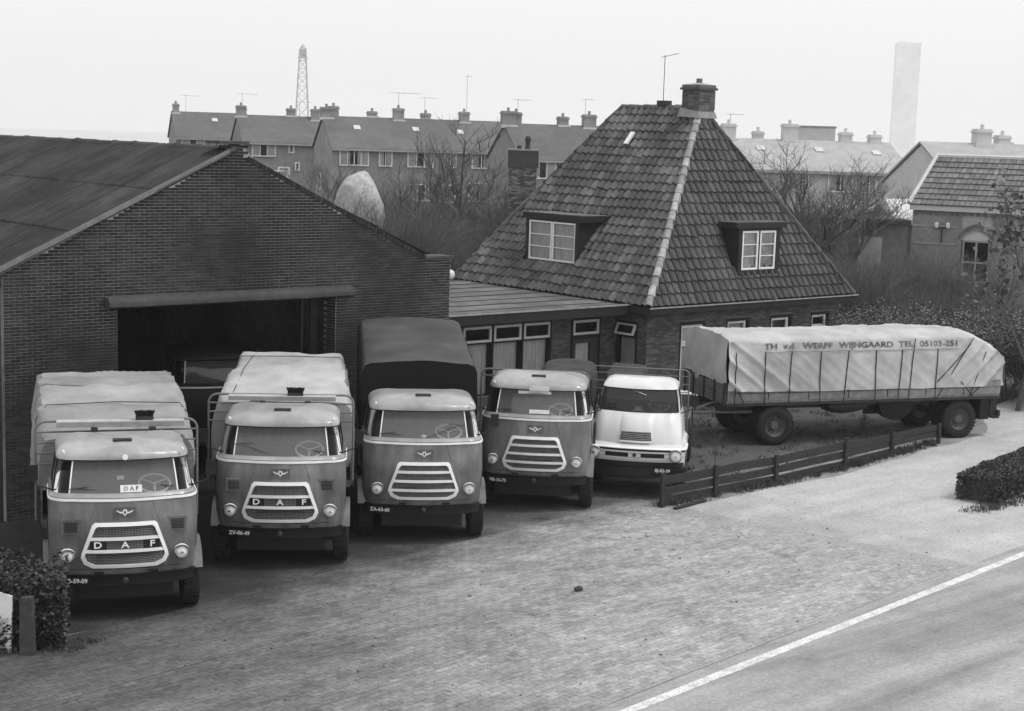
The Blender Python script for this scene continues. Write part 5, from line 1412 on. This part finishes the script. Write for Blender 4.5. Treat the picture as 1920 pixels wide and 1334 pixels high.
proto('leaf_tree', 71, 7, 4, 1, .55, .07, leaves=1, leaf_size=.17, kids=(3, 4), trunk_h=.36)
proto('sapling', 81, 1.2, 3, 1, .5, .012, kids=(5, 7), trunk_h=.75, ratio=.35)
def plant(key, name, label, cat, p, h, rz, wide=1.0, group=None):
    d, zs = PROTO[key]; s_ = h/zs
    o = thing(name, label, cat, p, rz, group); o.scale = (s_*wide, s_*wide, s_)
    for nm, me in d: link(nm, me, o)
    return o
def fp3(s_, t, z=0.): q = far(s_, t, z); return (q.x, q.y, q.z)
prg2 = random.Random(12); ORD = ['first', 'second', 'third', 'fourth', 'fifth', 'sixth', 'seventh']
# thicket between the garage and the house: s = right of axis, t = away
gB = 'bare bushes in the thicket between garage and terrace'
spots = [(-7.3, 56, 5.6, 'tree_b', 1.1), (-6.2, 60, 6.6, 'tree_a', 1.2), (-5.2, 55, 5.0, 'bush_a', 1.0), (-4.2, 60, 8.3, 'tree_b', 1.2), (-3.6, 56, 5.4, 'bush_b', 1.0), (-2.6, 60, 5.8, 'bush_a', 1.0), (-2.0, 57, 5.4, 'bush_b', 1.0),
         (-1.2, 61, 6.2, 'tree_a', 1.2), (-.6, 57, 5.2, 'bush_a', 1.1), (.3, 63, 6.4, 'tree_b', 1.1), (-3.2, 54, 4.8, 'bush_a', 1.1), (-1.4, 54.5, 4.6, 'bush_b', 1.1), (-4.6, 53.5, 4.6, 'bush_b', 1.1), (-6.1, 54, 4.3, 'bush_a', 1.0), (1.6, 66, 6.9, 'tree_a', 1.1), (-2.4, 66, 6.4, 'bush_b', 1.1), (-4.9, 66, 6.2, 'bush_a', 1.1), (-.2, 52.5, 4.3, 'bush_b', 1.0), (-4.55, 50.6, 6.2, 'bush_a', .8), (-5.3, 50.3, 5.8, 'bush_b', .8), (-4.2, 51, 5.8, 'bush_a', .8), (-4.8, 50.9, 6.1, 'bush_b', .7)]
for k, (s_, t, h, key, wd) in enumerate(spots):
    tree = key.startswith('tree')
    order = sorted(q[0]/q[1] for q in spots if q[3].startswith('tree'))
    plant(key, 'bare_tree' if tree else 'bare_bush', ORD[order.index(s_/t)]+' from the left of the bare trees between garage and tiled house' if tree else 'bare twiggy bush in the thicket between garage and tiled house',
          'tree' if tree else 'bush', fp3(s_, t), h, prg2.uniform(0, 6.28), wd*1.15, 'bare trees in the thicket behind the garage' if tree else gB)
spots = [(9.0, 60, 7.0, 'bush_a', 1.0), (10.1, 62, 6.9, 'tree_a', 1.1), (11.1, 58, 4.4, 'bush_b', 1.1), (12.2, 63, 7.8, 'tree_b', 1.3), (12.6, 57, 4.0, 'bush_a', 1.2), (13.9, 58, 4.4, 'bush_b', 1.2), (15.2, 57, 4.3, 'bush_a', 1.2),
         (11.8, 52.5, 3.6, 'bush_b', 1.2), (13.2, 52, 3.5, 'bush_a', 1.2), (14.6, 52, 3.4, 'bush_b', 1.2), (10.6, 53, 4.6, 'bush_a', 1.1), (16.3, 56, 3.6, 'bush_a', 1.2), (8.6, 64, 6.6, 'tree_b', 1.0), (16.6, 61, 4.6, 'bush_b', 1.1), (9.6, 68, 7.4, 'tree_a', 1.1), (13.7, 67, 7.3, 'tree_b', 1.1)]
for k, (s_, t, h, key, wd) in enumerate(spots):
    tree = key.startswith('tree')
    order = sorted(q[0]/q[1] for q in spots if q[3].startswith('tree'))
    plant(key, 'bare_tree' if tree else 'bare_bush', ORD[order.index(s_/t)]+' from the left of the bare trees right of the tiled house' if tree else 'bare twiggy bush in the garden right of the tiled house',
          'tree' if tree else 'bush', fp3(s_, t), h, prg2.uniform(0, 6.28), wd*1.1, 'bare trees right of the tiled house' if tree else 'bare bushes in the garden right of the house')
spots = [(10.6, 48.2, 2.5), (11.6, 47.6, 2.3), (12.7, 47.5, 2.2), (13.8, 47.2, 2.3), (14.9, 46.8, 2.5), (15.9, 46.2, 2.7), (12.2, 49.5, 2.7), (14.2, 49.2, 2.7), (15.6, 48.8, 2.8), (16.6, 48, 2.7), (16.6, 45.2, 2.5), (10.0, 47.0, 2.0)]
for k, (s_, t, h) in enumerate(spots):
    plant('shrub_leaf', 'leafy_shrub', 'low leafy shrub in the bank of shrubs behind the trailer', 'shrub', fp3(s_, t), h, prg2.uniform(0, 6.28), 1.25, 'leafy shrubs behind the trailer')
plant('leaf_tree', 'leafy_tree', 'young tree with sparse dark leaves at the right edge before the tall brick building', 'tree', fp3(14.75, 45.0), 8.0, 2.1, .85)
plant('sapling', 'sapling', 'tiny bare sapling behind the fence beside the cream lorry', 'sapling', (26.05, 23.4, 0), 1.15, .6, 1.0)
# weeds along the fence and in the yard
wb = MB(); wrg = random.Random(17)
def tuft(x, y, n, h, sp):
    for _ in range(n):
        a = wrg.uniform(0, 6.28); rr = wrg.uniform(0, sp); p = V((x+math.cos(a)*rr, y+math.sin(a)*rr, 0)); d = V((wrg.uniform(-.5,.5), wrg.uniform(-.5,.5), 1)).normalized()*h*wrg.uniform(.4, 1.1)
        s_ = V((math.cos(a), math.sin(a), 0))*.007; wb.f.append((wb.P(p-s_), wb.P(p+s_), wb.P(p+d*.6+s_*.7+V((0,0,.0))), wb.P(p+d+V((d.x*.3, d.y*.3, -.02)))))
for k in range(170):
    t = wrg.random(); i = min(int(t*5), 4); q = t*5-i; p = fp[i].lerp(fp[i+1], q); tuft(p.x+wrg.uniform(-.1,.1), p.y+wrg.uniform(-.14, .12), 16, .2, .14)
for k in range(260): tuft(wrg.uniform(24.5, 35.5), wrg.uniform(23.1, 29), 14, .14, .2)
for k in range(120):
    x = wrg.uniform(22.5, 36); tuft(x, 29.4+wrg.uniform(-.3, .6), 16, .25, .2)
for k in range(50): tuft(wrg.uniform(28, 31), wrg.uniform(17.8, 18.3), 14, .1, .16)
for k in range(90): tuft(wrg.uniform(28.6, 33), 18.0+wrg.uniform(-.1, .35), 14, .12, .18)
for k in range(70):
    q = wrg.random(); tuft(7.6+2.2*q+wrg.uniform(-.2, .2), 21.35-.75*q+wrg.uniform(-.3, .1), 12, .12, .16)
wb.build('weeds', 'grass', kind='stuff')
lt_ = MB()
for k in range(420):
    x, y = wrg.uniform(9, 27), 0; a = wrg.uniform(-4, 13); bb = wrg.uniform(.5, 8.2)**1.0; x, y = rd(a, bb); s_ = wrg.uniform(.008, .03)*(1.6 if wrg.random() < .12 else 1); t = wrg.uniform(0, 6.28)
    u = V((math.cos(t), math.sin(t), 0))*s_; v_ = V((-math.sin(t), math.cos(t), 0))*s_*wrg.uniform(.3, .8); p = V((x, y, .022))
    lt_.f.append((lt_.P(p-u), lt_.P(p+v_+V((0,0,.006))), lt_.P(p+u+V((0,0,.012))), lt_.P(p-v_)))
M('litter', .05, .9, .4, 6, rnd=.5); lt_.build('fallen_leaves', 'litter', kind='stuff')
# stones on the paving
def stone(label, p, s_, sd):
    bm_ = bmesh.new(); bmesh.ops.create_icosphere(bm_, subdivisions=2, radius=1)
    for v in bm_.verts: k = 1+.25*nz(v.co.x*1.5+sd, v.co.y*1.5, v.co.z*1.5); v.co = V((v.co.x*s_[0]*k, v.co.y*s_[1]*k, max(v.co.z, -.5)*s_[2]*k))
    me = bpy.data.meshes.new('stone'); bm_.to_mesh(me); bm_.free(); me.materials.append(MATS['iron']); o = link('stone', me, None, loc=p); tag(o, label, 'stone')
stone('small dark block lying alone on the paving before the lorries', (17.37, 18.48, .05), (.10, .05, .05), 3)
M('dirt_dark', .05, .9, .4, 6, bump=.4)
# ------------------------------------------------------------------ background buildings
M('far_wall', .3, .9, .16, 1.2, stain=.12, sscale=.25)  # far colours paled: haze painted into these walls and roofs
M('far_wall_b', .27, .9, .16, 1.2, stain=.12, sscale=.25)
M('far_gable', .14, .9, .16, 1.2, stain=.12, sscale=.25)
M('far_roof', .125, .85, .15, 1.5, stain=.12, sscale=.3, bump=.3, bscale=6)
M('far_pale', .58, .9, .1, 1.5)
M('far_roof_pale', .38, .85, .14, 1.5)
M('steel_far', .5, .7, .2, 2)  # haze painted into the pylon steel as a pale tone
ROW = R(17)
def basis_at(s_, t, rot):
    """origin plus the two level directions of a building turned by rot (positive: right end further away)"""
    ex = RH*math.cos(rot)+FH*math.sin(rot); ey = FH*math.cos(rot)-RH*math.sin(rot)
    return far(s_, t), ex, ey
def row_block(label, s_, t, length, eave, ridge, wins, chims, depth=8.0, rot=ROW, wall='far_wall', roofm='far_roof', aer=(), doors=(), gwin=None, group=None, over=.3, skylights=()):
    o, ex, ey = basis_at(s_, t, rot)
    th = thing('terraced_house', label, 'house', (o.x, o.y, 0), math.atan2(ex.y, ex.x), group)
    # local: x along the front, y away, z up
    b = MB(); b.box(0, length, 0, depth, 0, eave-.05); 
    for x in (0, length): pass
    wl = b.build('wall', wall, th)
    for x0, x1 in ((-.004, .3), (length-.3, length+.004)):
        g_ = MB(); g_.hexa([(x0, .02, eave-.06), (x1, .02, eave-.06), (x1, depth-.02, eave-.06), (x0, depth-.02, eave-.06), (x0, depth/2-.01, ridge-.1), (x1, depth/2-.01, ridge-.1), (x1, depth/2+.01, ridge-.1), (x0, depth/2+.01, ridge-.1)]); g_.build('gable', wall, th)
    r_ = MB(); k = (ridge-eave)/(depth/2)
    r_.hexa([(-.12, -over, eave-over*k), (length+.12, -over, eave-over*k), (length+.12, depth/2, ridge), (-.12, depth/2, ridge), (-.12, -over, eave-over*k+.12), (length+.12, -over, eave-over*k+.12), (length+.12, depth/2, ridge+.12), (-.12, depth/2, ridge+.12)])
    r_.hexa([(-.12, depth/2+.001, ridge), (length+.12, depth/2+.001, ridge), (length+.12, depth+over, eave-over*k), (-.12, depth+over, eave-over*k), (-.12, depth/2+.001, ridge+.12), (length+.12, depth/2+.001, ridge+.12), (length+.12, depth+over, eave-over*k+.12), (-.12, depth+over, eave-over*k+.12)])
    rf = r_.build('roof', roofm, th)
    MB().box(-.1, length+.1, -over-.12, -over+.0, eave-over*k-.06, eave-over*k+.08).build('gutter', 'grey_paint', rf)
    for x, w_, zb, h_, nc in wins:
        window(th, (x, -.14, zb), (1,0,0), (0,-1,0), w_, h_, nc, 1, .09, .07, depth=.06, curtain=[(0, .36), (.62, 1)], cd=.03)
        MB().box(x+.03, x+w_-.03, -.03, -.012, zb+.03, zb+h_-.03).build('dark_recess', 'dark_room', th)
    for x, w_, zb, h_ in doors:
        window(th, (x, -.03, zb), (1,0,0), (0,-1,0), w_, h_, 1, 1, .12, .07, depth=.06, name='door', hsplit=[h_*.72])
    for x, y, zt, w_ in chims:
        zb = ridge-abs(y-depth/2)*k-.2
        c = MB().box(x-w_/2, x+w_/2, y-.3, y+.3, zb, zt).build('chimney', wall, th)
        MB().box(x-w_/2-.06, x+w_/2+.06, y-.36, y+.36, zt-.2, zt-.1).build('chimney_cap', wall, c)
        MB().lathe([(.11, 0), (.1, .25)], 8, (x, y, zt), (0,0,1)).build('chimney_pot', wall, c)
        MB().box(x-w_/2-.12, x+w_/2+.12, y-.45, y-.3, ridge-abs(y-.4-depth/2)*k+.0, ridge-abs(y-.4-depth/2)*k+.22).build('flashing', 'far_pale', c)
    for x, h_, sp_ in aer: aerial(th, (x, depth/2, ridge), h_, 3, sp_, (1, .25, 0), .012, boom=sp_)
    for x, y in skylights:
        z = eave+y*k; MB((V((x, y, z+.13)), V((1,0,0)), V((0, 1, k)).normalized(), V((0, -k, 1)).normalized())).box(0, .5, 0, .6, 0, .06).build('skylight', 'far_pale', rf)
    if gwin:
        for y, w_, zb, h_ in gwin: window(th, (-.02, y+w_, zb), (0,-1,0), (-1,0,0), w_, h_, 1, 1, .1, .07, depth=.05)
    return th
gT = None
row_block('farthest terraced house block on the left with two wide upper windows', -30.3, 140, 6.6, 6.45, 8.6, [(.45, 2.05, 5.25, 1.15, 3), (3.1, 1.0, 5.25, 1.15, 2), (.45, 2.05, 2.2, 1.3, 3)], [(.0+.3, 4.0, 9.4, .55), (6.3, 4.0, 9.2, .7)], aer=((1.2, 1.6, 1.2),), skylights=((3.4, 2.4),))
row_block('terraced house block left of the pylon with one wide upper window and a door', -22.8, 131, 7.2, 6.3, 8.42, [(.7, 2.0, 5.1, 1.15, 3), (3.75, .5, 5.45, .75, 1), (2.0, 1.7, 2.9, 1.1, 2), (4.3, .4, 4.0, .7, 1)], [(-.3+.6, 4.0, 9.3, .8), (4.6, 4.3, 9.2, .7), (6.6, 3.7, 9.2, .7)], doors=((2.9, 1.0, 2.4, 1.9),), aer=((.4, 1.9, 1.3), (5.3, 1.4, 1.0)), wall='far_wall_b')
row_block('long terraced house block with five upper windows behind the thicket', -13.9, 118, 14.6, 6.2, 8.42, [(.55, 2.25, 4.85, 1.25, 4), (3.55, 1.05, 4.85, 1.25, 2), (5.75, 2.05, 4.85, 1.25, 3), (8.6, 1.0, 4.85, 1.25, 2), (10.8, 1.55, 4.85, 1.25, 2), (5.9, 2.0, 2.3, 1.3, 3), (10.6, 1.8, 2.3, 1.5, 2), (8.3, 1.3, 2.2, 1.4, 2)],
          [(.25, 4.0, 9.2, .9), (.9, 4.6, 9.3, .75), (5.9, 4.0, 9.3, .8), (8.2, 4.5, 9.0, .7), (11.2, 4.0, 9.2, .75), (3.9, 4.4, 9.0, .7)], aer=((5.9, 2.1, 1.7), (8.0, 1.8, .9), (11.4, 3.6, .4)), gwin=[(4.6, 1.0, 2.85, 1.3)], skylights=((2.1, 2.2), (6.7, 2.2), (10.2, 2.0)))
row_block('terraced house block half hidden behind the tiled house roof', .2, 107, 13.0, 5.95, 8.2, [(.6, 1.9, 4.6, 1.25, 3), (3.4, 1.0, 4.6, 1.25, 2)], [(.2, 4.0, 9.15, .95), (-.0+.95, 4.6, 9.1, .7), (4.3, 4.2, 8.9, .7), (6.2, 4.0, 9.1, .9)], aer=((.9, 1.8, .9), (5.9, 2.0, .6)), wall='far_wall_b')
row_block('pale terraced house block with paired windows right of the tiled house', 11.6, 93, 12.2, 5.95, 7.62, [(4.95, .85, 4.7, 1.1, 2), (6.95, 1.6, 4.7, 1.1, 2), (9.1, .9, 4.7, 1.1, 2), (6.9, 1.8, 2.9, 1.0, 2)], [(1.9, 4.0, 8.6, .8), (5.8, 4.0, 8.7, .9), (9.5, 4.2, 8.3, .7), (11.4, 4.2, 8.2, .7), (4.1, 5.0, 8.2, .6)],
          wall='far_pale', roofm='far_roof_pale', aer=((2.0, 1.6, .8),), skylights=((3.3, 2.3), (7.0, 2.3), (10.6, 2.1)), rot=R(9))
row_block('pale gabled terraced house block behind the tall brick building', 22.8, 82, 12, 5.6, 7.72, [(.8, 1.2, 4.3, 1.2, 2)], [(3.6, 4.0, 8.6, .9), (5.1, 4.4, 8.3, .7), (7.6, 4.0, 8.6, .9)], wall='far_pale', roofm='far_roof_pale', rot=R(14))

# rough brick chimney stack beyond the wing
ck = thing('chimney_stack', 'broad rough brick chimney stack with two pots left of the tiled house roof', 'chimney')
o_, ex_, ey_ = basis_at(-.32, 60, R(0))
ck.location = (o_.x, o_.y, 0); ck.rotation_euler = (0, 0, math.atan2(ex_.y, ex_.x))
M('rough_brick', .15, .95, .35, 5, bump=.6, bscale=14, rnd=.6)
MB().box(.03, 1.03, .03, .77, 0, 6.9).build('stack', 'mortar_house', ck)
rs = MB(); rg_ = random.Random(4)
for r_ in range(40):
    z = 3.8+r_*.062
    for k in range(5):
        a = k*.22-(.11 if r_ % 2 else 0); x0_, x1_ = max(.0, a), min(1.06, a+.21)
        if x1_-x0_ > .04: rs.box(x0_, x1_, -.01+rg_.uniform(-.02, .02), .05, z, z+.052)
    for k in range(4):
        a = k*.22-(.11 if r_ % 2 else 0); y0_, y1_ = max(.0, a), min(.78, a+.21)
        if y1_-y0_ > .04: rs.box(-.01+rg_.uniform(-.02, .02), .04, y0_, y1_, z, z+.052)
rs.build('rough_bricks', 'rough_brick', ck, kind='stuff')
MB().box(-.06, 1.10, -.06, .84, 6.28, 6.93).build('plain_head', 'brick_house', ck)
MB().box(-.08, 1.12, -.08, .86, 6.93, 6.99).build('coping', 'lead', ck)
MB().lathe([(.13, 0), (.10, .1), (.09, .3), (.12, .34), (.12, .42), (.07, .50)], 12, (.68, .4, 6.98), (0,0,1)).build('chimney_pot', 'iron', ck, smooth=40)
MB().lathe([(.10, 0), (.08, .14)], 12, (.36, .4, 6.98), (0,0,1)).build('chimney_pot', 'iron', ck, smooth=40)

# pale mound behind the garage roof
mo = MB()
def mound(u, v):
    a = 2*math.pi*u; z = 6.15*(1-(1-v)**2.2); rr = .92*math.sqrt(max(0, 1-(z/6.15)**7))*(1+.2*(1-z/6.15)); k = 1+.2*nz(math.cos(a)*1.3, math.sin(a)*1.3, z*.9)+.08*nz(math.cos(a)*5, math.sin(a)*5, z*3)
    return (math.cos(a)*rr*k-.5*(1-z/6.15), math.sin(a)*rr*k, z+.12*nz(math.cos(a)*rr*2, math.sin(a)*rr*3))
mo.grid(mound, 48, 60); o = mo.build('hay_mound', 'hay', smooth=True); o.location = fp3(-5.22, 52.2); o.rotation_euler = (0, 0, -YAW)
tag(o, 'pale rounded mound rising behind the right slope of the garage roof', 'mound')

# low dark brick outbuilding and small gabled shed beyond the garden
def local_thing(name, label, cat, s_, t, rot):
    o, ex, ey = basis_at(s_, t, rot); return thing(name, label, cat, (o.x, o.y, 0), math.atan2(ex.y, ex.x))
ob = local_thing('flat_outbuilding', 'low dark brick outbuilding with flat roof beyond the garden bushes', 'building', 9.6, 66, R(4))
MB().box(0, 7.0, 0, 5, 0, 4.25).build('wall', 'brick_far', ob); MB().box(-.1, 7.1, -.1, 5.1, 4.25, 4.45).build('roof', 'lintel', ob)
MB().box(4.9, 5.9, -.03, .02, 1.6, 3.7).build('door', 'far_wall', ob)
sh = local_thing('garden_shed', 'small pale gabled shed with white barge boards beyond the outbuilding', 'shed', 16.0, 73, R(-4))
b = MB(); b.prism([(0, 0), (1.5, 0), (1.5, 4.1), (.75, 4.85), (0, 4.1)], 0, 4.0); b.build('wall', 'far_wall', sh)
b = MB()
for s_ in (-1, 1):
    xa, xb_ = (.75, -.15) if s_ < 0 else (.75, 1.65); b.hexa([(xa, -.15, 4.88), (xb_, -.15, 3.98), (xb_, -.08, 3.98), (xa, -.08, 4.88), (xa, -.15, 4.98), (xb_, -.15, 4.08), (xb_, -.08, 4.08), (xa, -.08, 4.98)])
b.build('barge_board', 'white_paint', sh)
b = MB(); b.hexa([(.75, -.07, 4.86), (1.68, -.07, 3.95), (1.68, 4.1, 3.95), (.75, 4.1, 4.86), (.75, -.07, 4.93), (1.68, -.07, 4.02), (1.68, 4.1, 4.02), (.75, 4.1, 4.93)])
b.hexa([(-.18, -.07, 3.95), (.749, -.07, 4.86), (.749, 4.1, 4.86), (-.18, 4.1, 3.95), (-.18, -.07, 4.02), (.749, -.07, 4.93), (.749, 4.1, 4.93), (-.18, 4.1, 4.02)]); b.build('roof', 'far_roof_pale', sh)
b = MB(); b.hexa([(1.7, .4, 3.9), (4.2, .4, 3.9), (4.2, 4, 4.9), (1.7, 4, 4.9), (1.7, .4, 4.0), (4.2, .4, 4.0), (4.2, 4, 5.0), (1.7, 4, 5.0)]); b.build('lean_to_roof', 'far_pale', sh)
MB().box(1.72, 4.18, .6, 3.9, 0, 3.88).build('lean_to_wall', 'far_wall', sh)

# tall brick building at the right edge
rb = local_thing('brick_villa', 'tall banded brick building with arched window and tiled hip roof at the right edge', 'building', 17.75, 70.5, R(-27))
RL, RD_ = 11.0, 5.2
wall_open = (2.2, 3.5, .75, 3.55)
M('villa_band', .34, .9, .2, 4)
M('villa_brick', .27, .9, .2, 5, bump=.3, stain=.15, rnd=.3)
b = MB(); b.box(0, wall_open[0], 0, RD_, 0, 4.75); b.box(wall_open[1], RL, 0, RD_, 0, 4.75); b.box(wall_open[0], wall_open[1], .25, RD_, 0, 4.75); b.box(wall_open[0], wall_open[1], 0, .25, 0, wall_open[2]); b.box(wall_open[0], wall_open[1], 0, .25, 4.05, 4.75)
n_ = 10
for k in range(n_):
    xa, xb_ = wall_open[0]+(wall_open[1]-wall_open[0])*k/n_, wall_open[0]+(wall_open[1]-wall_open[0])*(k+1)/n_
    za, zb = [3.55+.42*math.sin(math.pi*min(1, max(0, (x-wall_open[0])/1.3)))**.8 for x in (xa, xb_)]
    b.hexa([(xa, 0, za), (xb_, 0, zb), (xb_, .25, zb), (xa, .25, za), (xa, 0, 4.05), (xb_, 0, 4.05), (xb_, .25, 4.05), (xa, .25, 4.05)])
b.build('wall', 'villa_brick', rb)
for z in (1.35, 2.35, 3.25, 4.02):
    for x0_, x1_ in ((-.02, 1.95), (3.75, RL)): MB().box(x0_, x1_, -.03, .0, z, z+.07).build('stone_band', 'villa_band', rb)
b = MB()
for k in range(16):
    x0_ = wall_open[0]-.12+k*.096; t0, t1 = k/16, (k+1)/16
    f_ = lambda t: (wall_open[0]-.1+1.5*t, 3.55+.52*math.sin(math.pi*t)**.8)
    (xa, za), (xb_, zb) = f_(t0), f_(t1); b.hexa([(xa, -.05, za), (xb_, -.05, zb), (xb_, .02, zb), (xa, .02, za), (xa, -.05, za+.16), (xb_, -.05, zb+.16), (xb_, .02, zb+.16), (xa, .02, za+.16)])
b.build('window_arch', 'brick_far', rb)
MB().box(wall_open[0], wall_open[1], .10, .16, 3.5, 4.02).build('arch_panel', 'far_pale', rb)
window(rb, (wall_open[0]+.05, .12, .78), (1,0,0), (0,-1,0), 1.2, 2.72, 2, 1, .08, .08, mat='grey_paint', hsplit=[.9, 1.75], depth=.08)
room_box(rb, (wall_open[0], .12, .76), (1,0,0), (0,-1,0), 1.3, 2.75, .16)
MB().box(-.12, RL, -.16, .0, 4.74, 4.98).build('cornice', 'far_pale', rb)
b = MB()
for k in range(36): b.box(.1+k*.3, .1+k*.3+.15, -.08, .0, 4.58, 4.73)
b.build('dentils', 'brick_far', rb, kind='stuff')
b = MB(); zz, zr = 4.98, 7.1
b.poly([(-.15, -.2, zz), (RL, -.2, zz), (RL, RD_/2, zr), (.35, RD_/2, zr)]); b.poly([(-.15, -.2, zz), (.35, RD_/2, zr), (-.15, RD_+.2, zz)]); b.poly([(-.15, RD_+.2, zz), (.35, RD_/2, zr), (RL, RD_/2, zr), (RL, RD_+.2, zz)])
vr = b.build('roof', 'roof_under', rb)
# courses of tiles on the front slope
sl_ = math.hypot(RD_/2+.2, zr-zz); nr_ = 9; esv = V((0, RD_/2+.2, zr-zz)).normalized(); nv_ = V((1,0,0)).cross(esv); b = MB()
for r_ in range(nr_):
    y_ = r_*sl_/nr_; lx = -.15+(.35+.15)*(r_+.5)/nr_
    x_ = lx
    while x_ < RL-.1:
        b.b = (V((0, -.2, zz))+esv*y_+nv_*.01, V((1,0,0)), esv, nv_); b.hexa([(x_+.01, -.03, .03), (x_+.23, -.03, .03), (x_+.23, sl_/nr_, .0), (x_+.01, sl_/nr_, .0), (x_+.01, -.03, .075), (x_+.23, -.03, .075), (x_+.23, sl_/nr_, .02), (x_+.01, sl_/nr_, .02)]); x_ += .24
b.b = None; b.build('tiles', 'roof_far_tile', vr, kind='stuff')
MB().tube([(-.15, -.2, zz+.06), (.35, RD_/2, zr+.06)], .1, 6).tube([(.35, RD_/2, zr+.05), (RL, RD_/2, zr+.05)], .1, 6).build('ridge_tiles', 'far_pale', vr)
MB().tube([(1.35, -.10, 3.35), (1.35, -.10, 4.05)], .035, 6).tube([(1.05, -.1, 4.0), (1.65, -.1, 4.0)], .03, 6).build('insulator_bracket', 'iron', rb)
for x in (1.1, 1.6): MB().lathe([(.05, 0), (.09, .06), (.09, .22), (.04, .26)], 10, (x, -.1, 3.98), (0,0,1)).build('insulator', 'white_paint', rb, smooth=40)

# distant tower block, long flat block, lattice pylon
tb = local_thing('tower_block', 'faint tall windowless tower fading in the haze at the upper right', 'tower', 112.9, 480, R(-10))
b = MB(); b.box(0, 7.0, 0, 12, 0, 38.6); M('tower_hazed', .85, .9, .08, .3); b.build('wall', 'tower_hazed', tb); MB().box(1.0, 5.0, 3, 8, 38.6, 39.2).build('roof_house', 'tower_hazed', tb)  # haze painted into the tower colour to make it faint
fb_ = local_thing('flat_block', 'faint long flat-topped block behind the terrace roofs right of the house', 'building', 34.9, 200, R(-2))
MB().box(0, 5.0, 0, 6, 0, 9.6).build('wall', 'far_pale', fb_); MB().box(-.1, 5.1, -.1, 6.1, 9.6, 9.8).build('roof', 'far_wall', fb_)
py = local_thing('lattice_pylon', 'tall slender lattice pylon rising behind the terraced roofs', 'pylon', -45.2, 330, R(12))
b = MB(); zt_ = 24.0
def hwz(z): return .62+(1.75-.62)*(1-z/zt_)**1.0
for sx_ in (-1, 1):
    for sy_ in (-1, 1): b.tube([(sx_*hwz(0), sy_*hwz(0), 0), (sx_*hwz(zt_), sy_*hwz(zt_), zt_)], .10, 4)
b.build('leg_frame', 'steel_far', py)
b = MB(); z = .5
while z < zt_-1:
    h_ = hwz(z)*1.9; z2 = min(zt_, z+h_); a, c = hwz(z), hwz(z2)
    for s_ in (-1, 1):
        b.tube([(-a, s_*a, z), (c, s_*c, z2)], .055, 3); b.tube([(a, s_*a, z), (-c, s_*c, z2)], .055, 3); b.tube([(s_*a, -a, z), (s_*c, c, z2)], .055, 3); b.tube([(s_*a, a, z), (s_*c, -c, z2)], .055, 3)
        b.tube([(-c, s_*c, z2), (c, s_*c, z2)], .06, 3); b.tube([(s_*c, -c, z2), (s_*c, c, z2)], .06, 3)
    z = z2
b.build('bracing', 'steel_far', py)
MB().box(-1.0, 1.0, -1.0, 1.0, 22.0, 22.15).box(-.5, .5, -.5, .5, 22.15, 23.8).build('platform', 'steel_far', py)
MB().lathe([(.5, 0), (.45, .4), (.1, .8)], 10, (0, 0, 24.0), (0,0,1)).build('beacon', 'steel_far', py)
# ------------------------------------------------------------------ haze: one closed box of even, pale air
HZ = bpy.data.materials.new('haze'); HZ.use_nodes = True; N = HZ.node_tree.nodes; N.remove(N['Principled BSDF'])
pv = N.new('ShaderNodeVolumePrincipled'); pv.inputs['Color'].default_value = (.97, .97, .97, 1); pv.inputs['Density'].default_value = HAZE
pv.inputs['Anisotropy'].default_value = .2
HZ.node_tree.links.new(pv.outputs[0], N['Material Output'].inputs['Volume']); MATS['haze'] = HZ
hz = MB().box(-1450, 1450, -1450, 1450, -1.0, 42.0).build('haze', 'haze', kind='stuff')
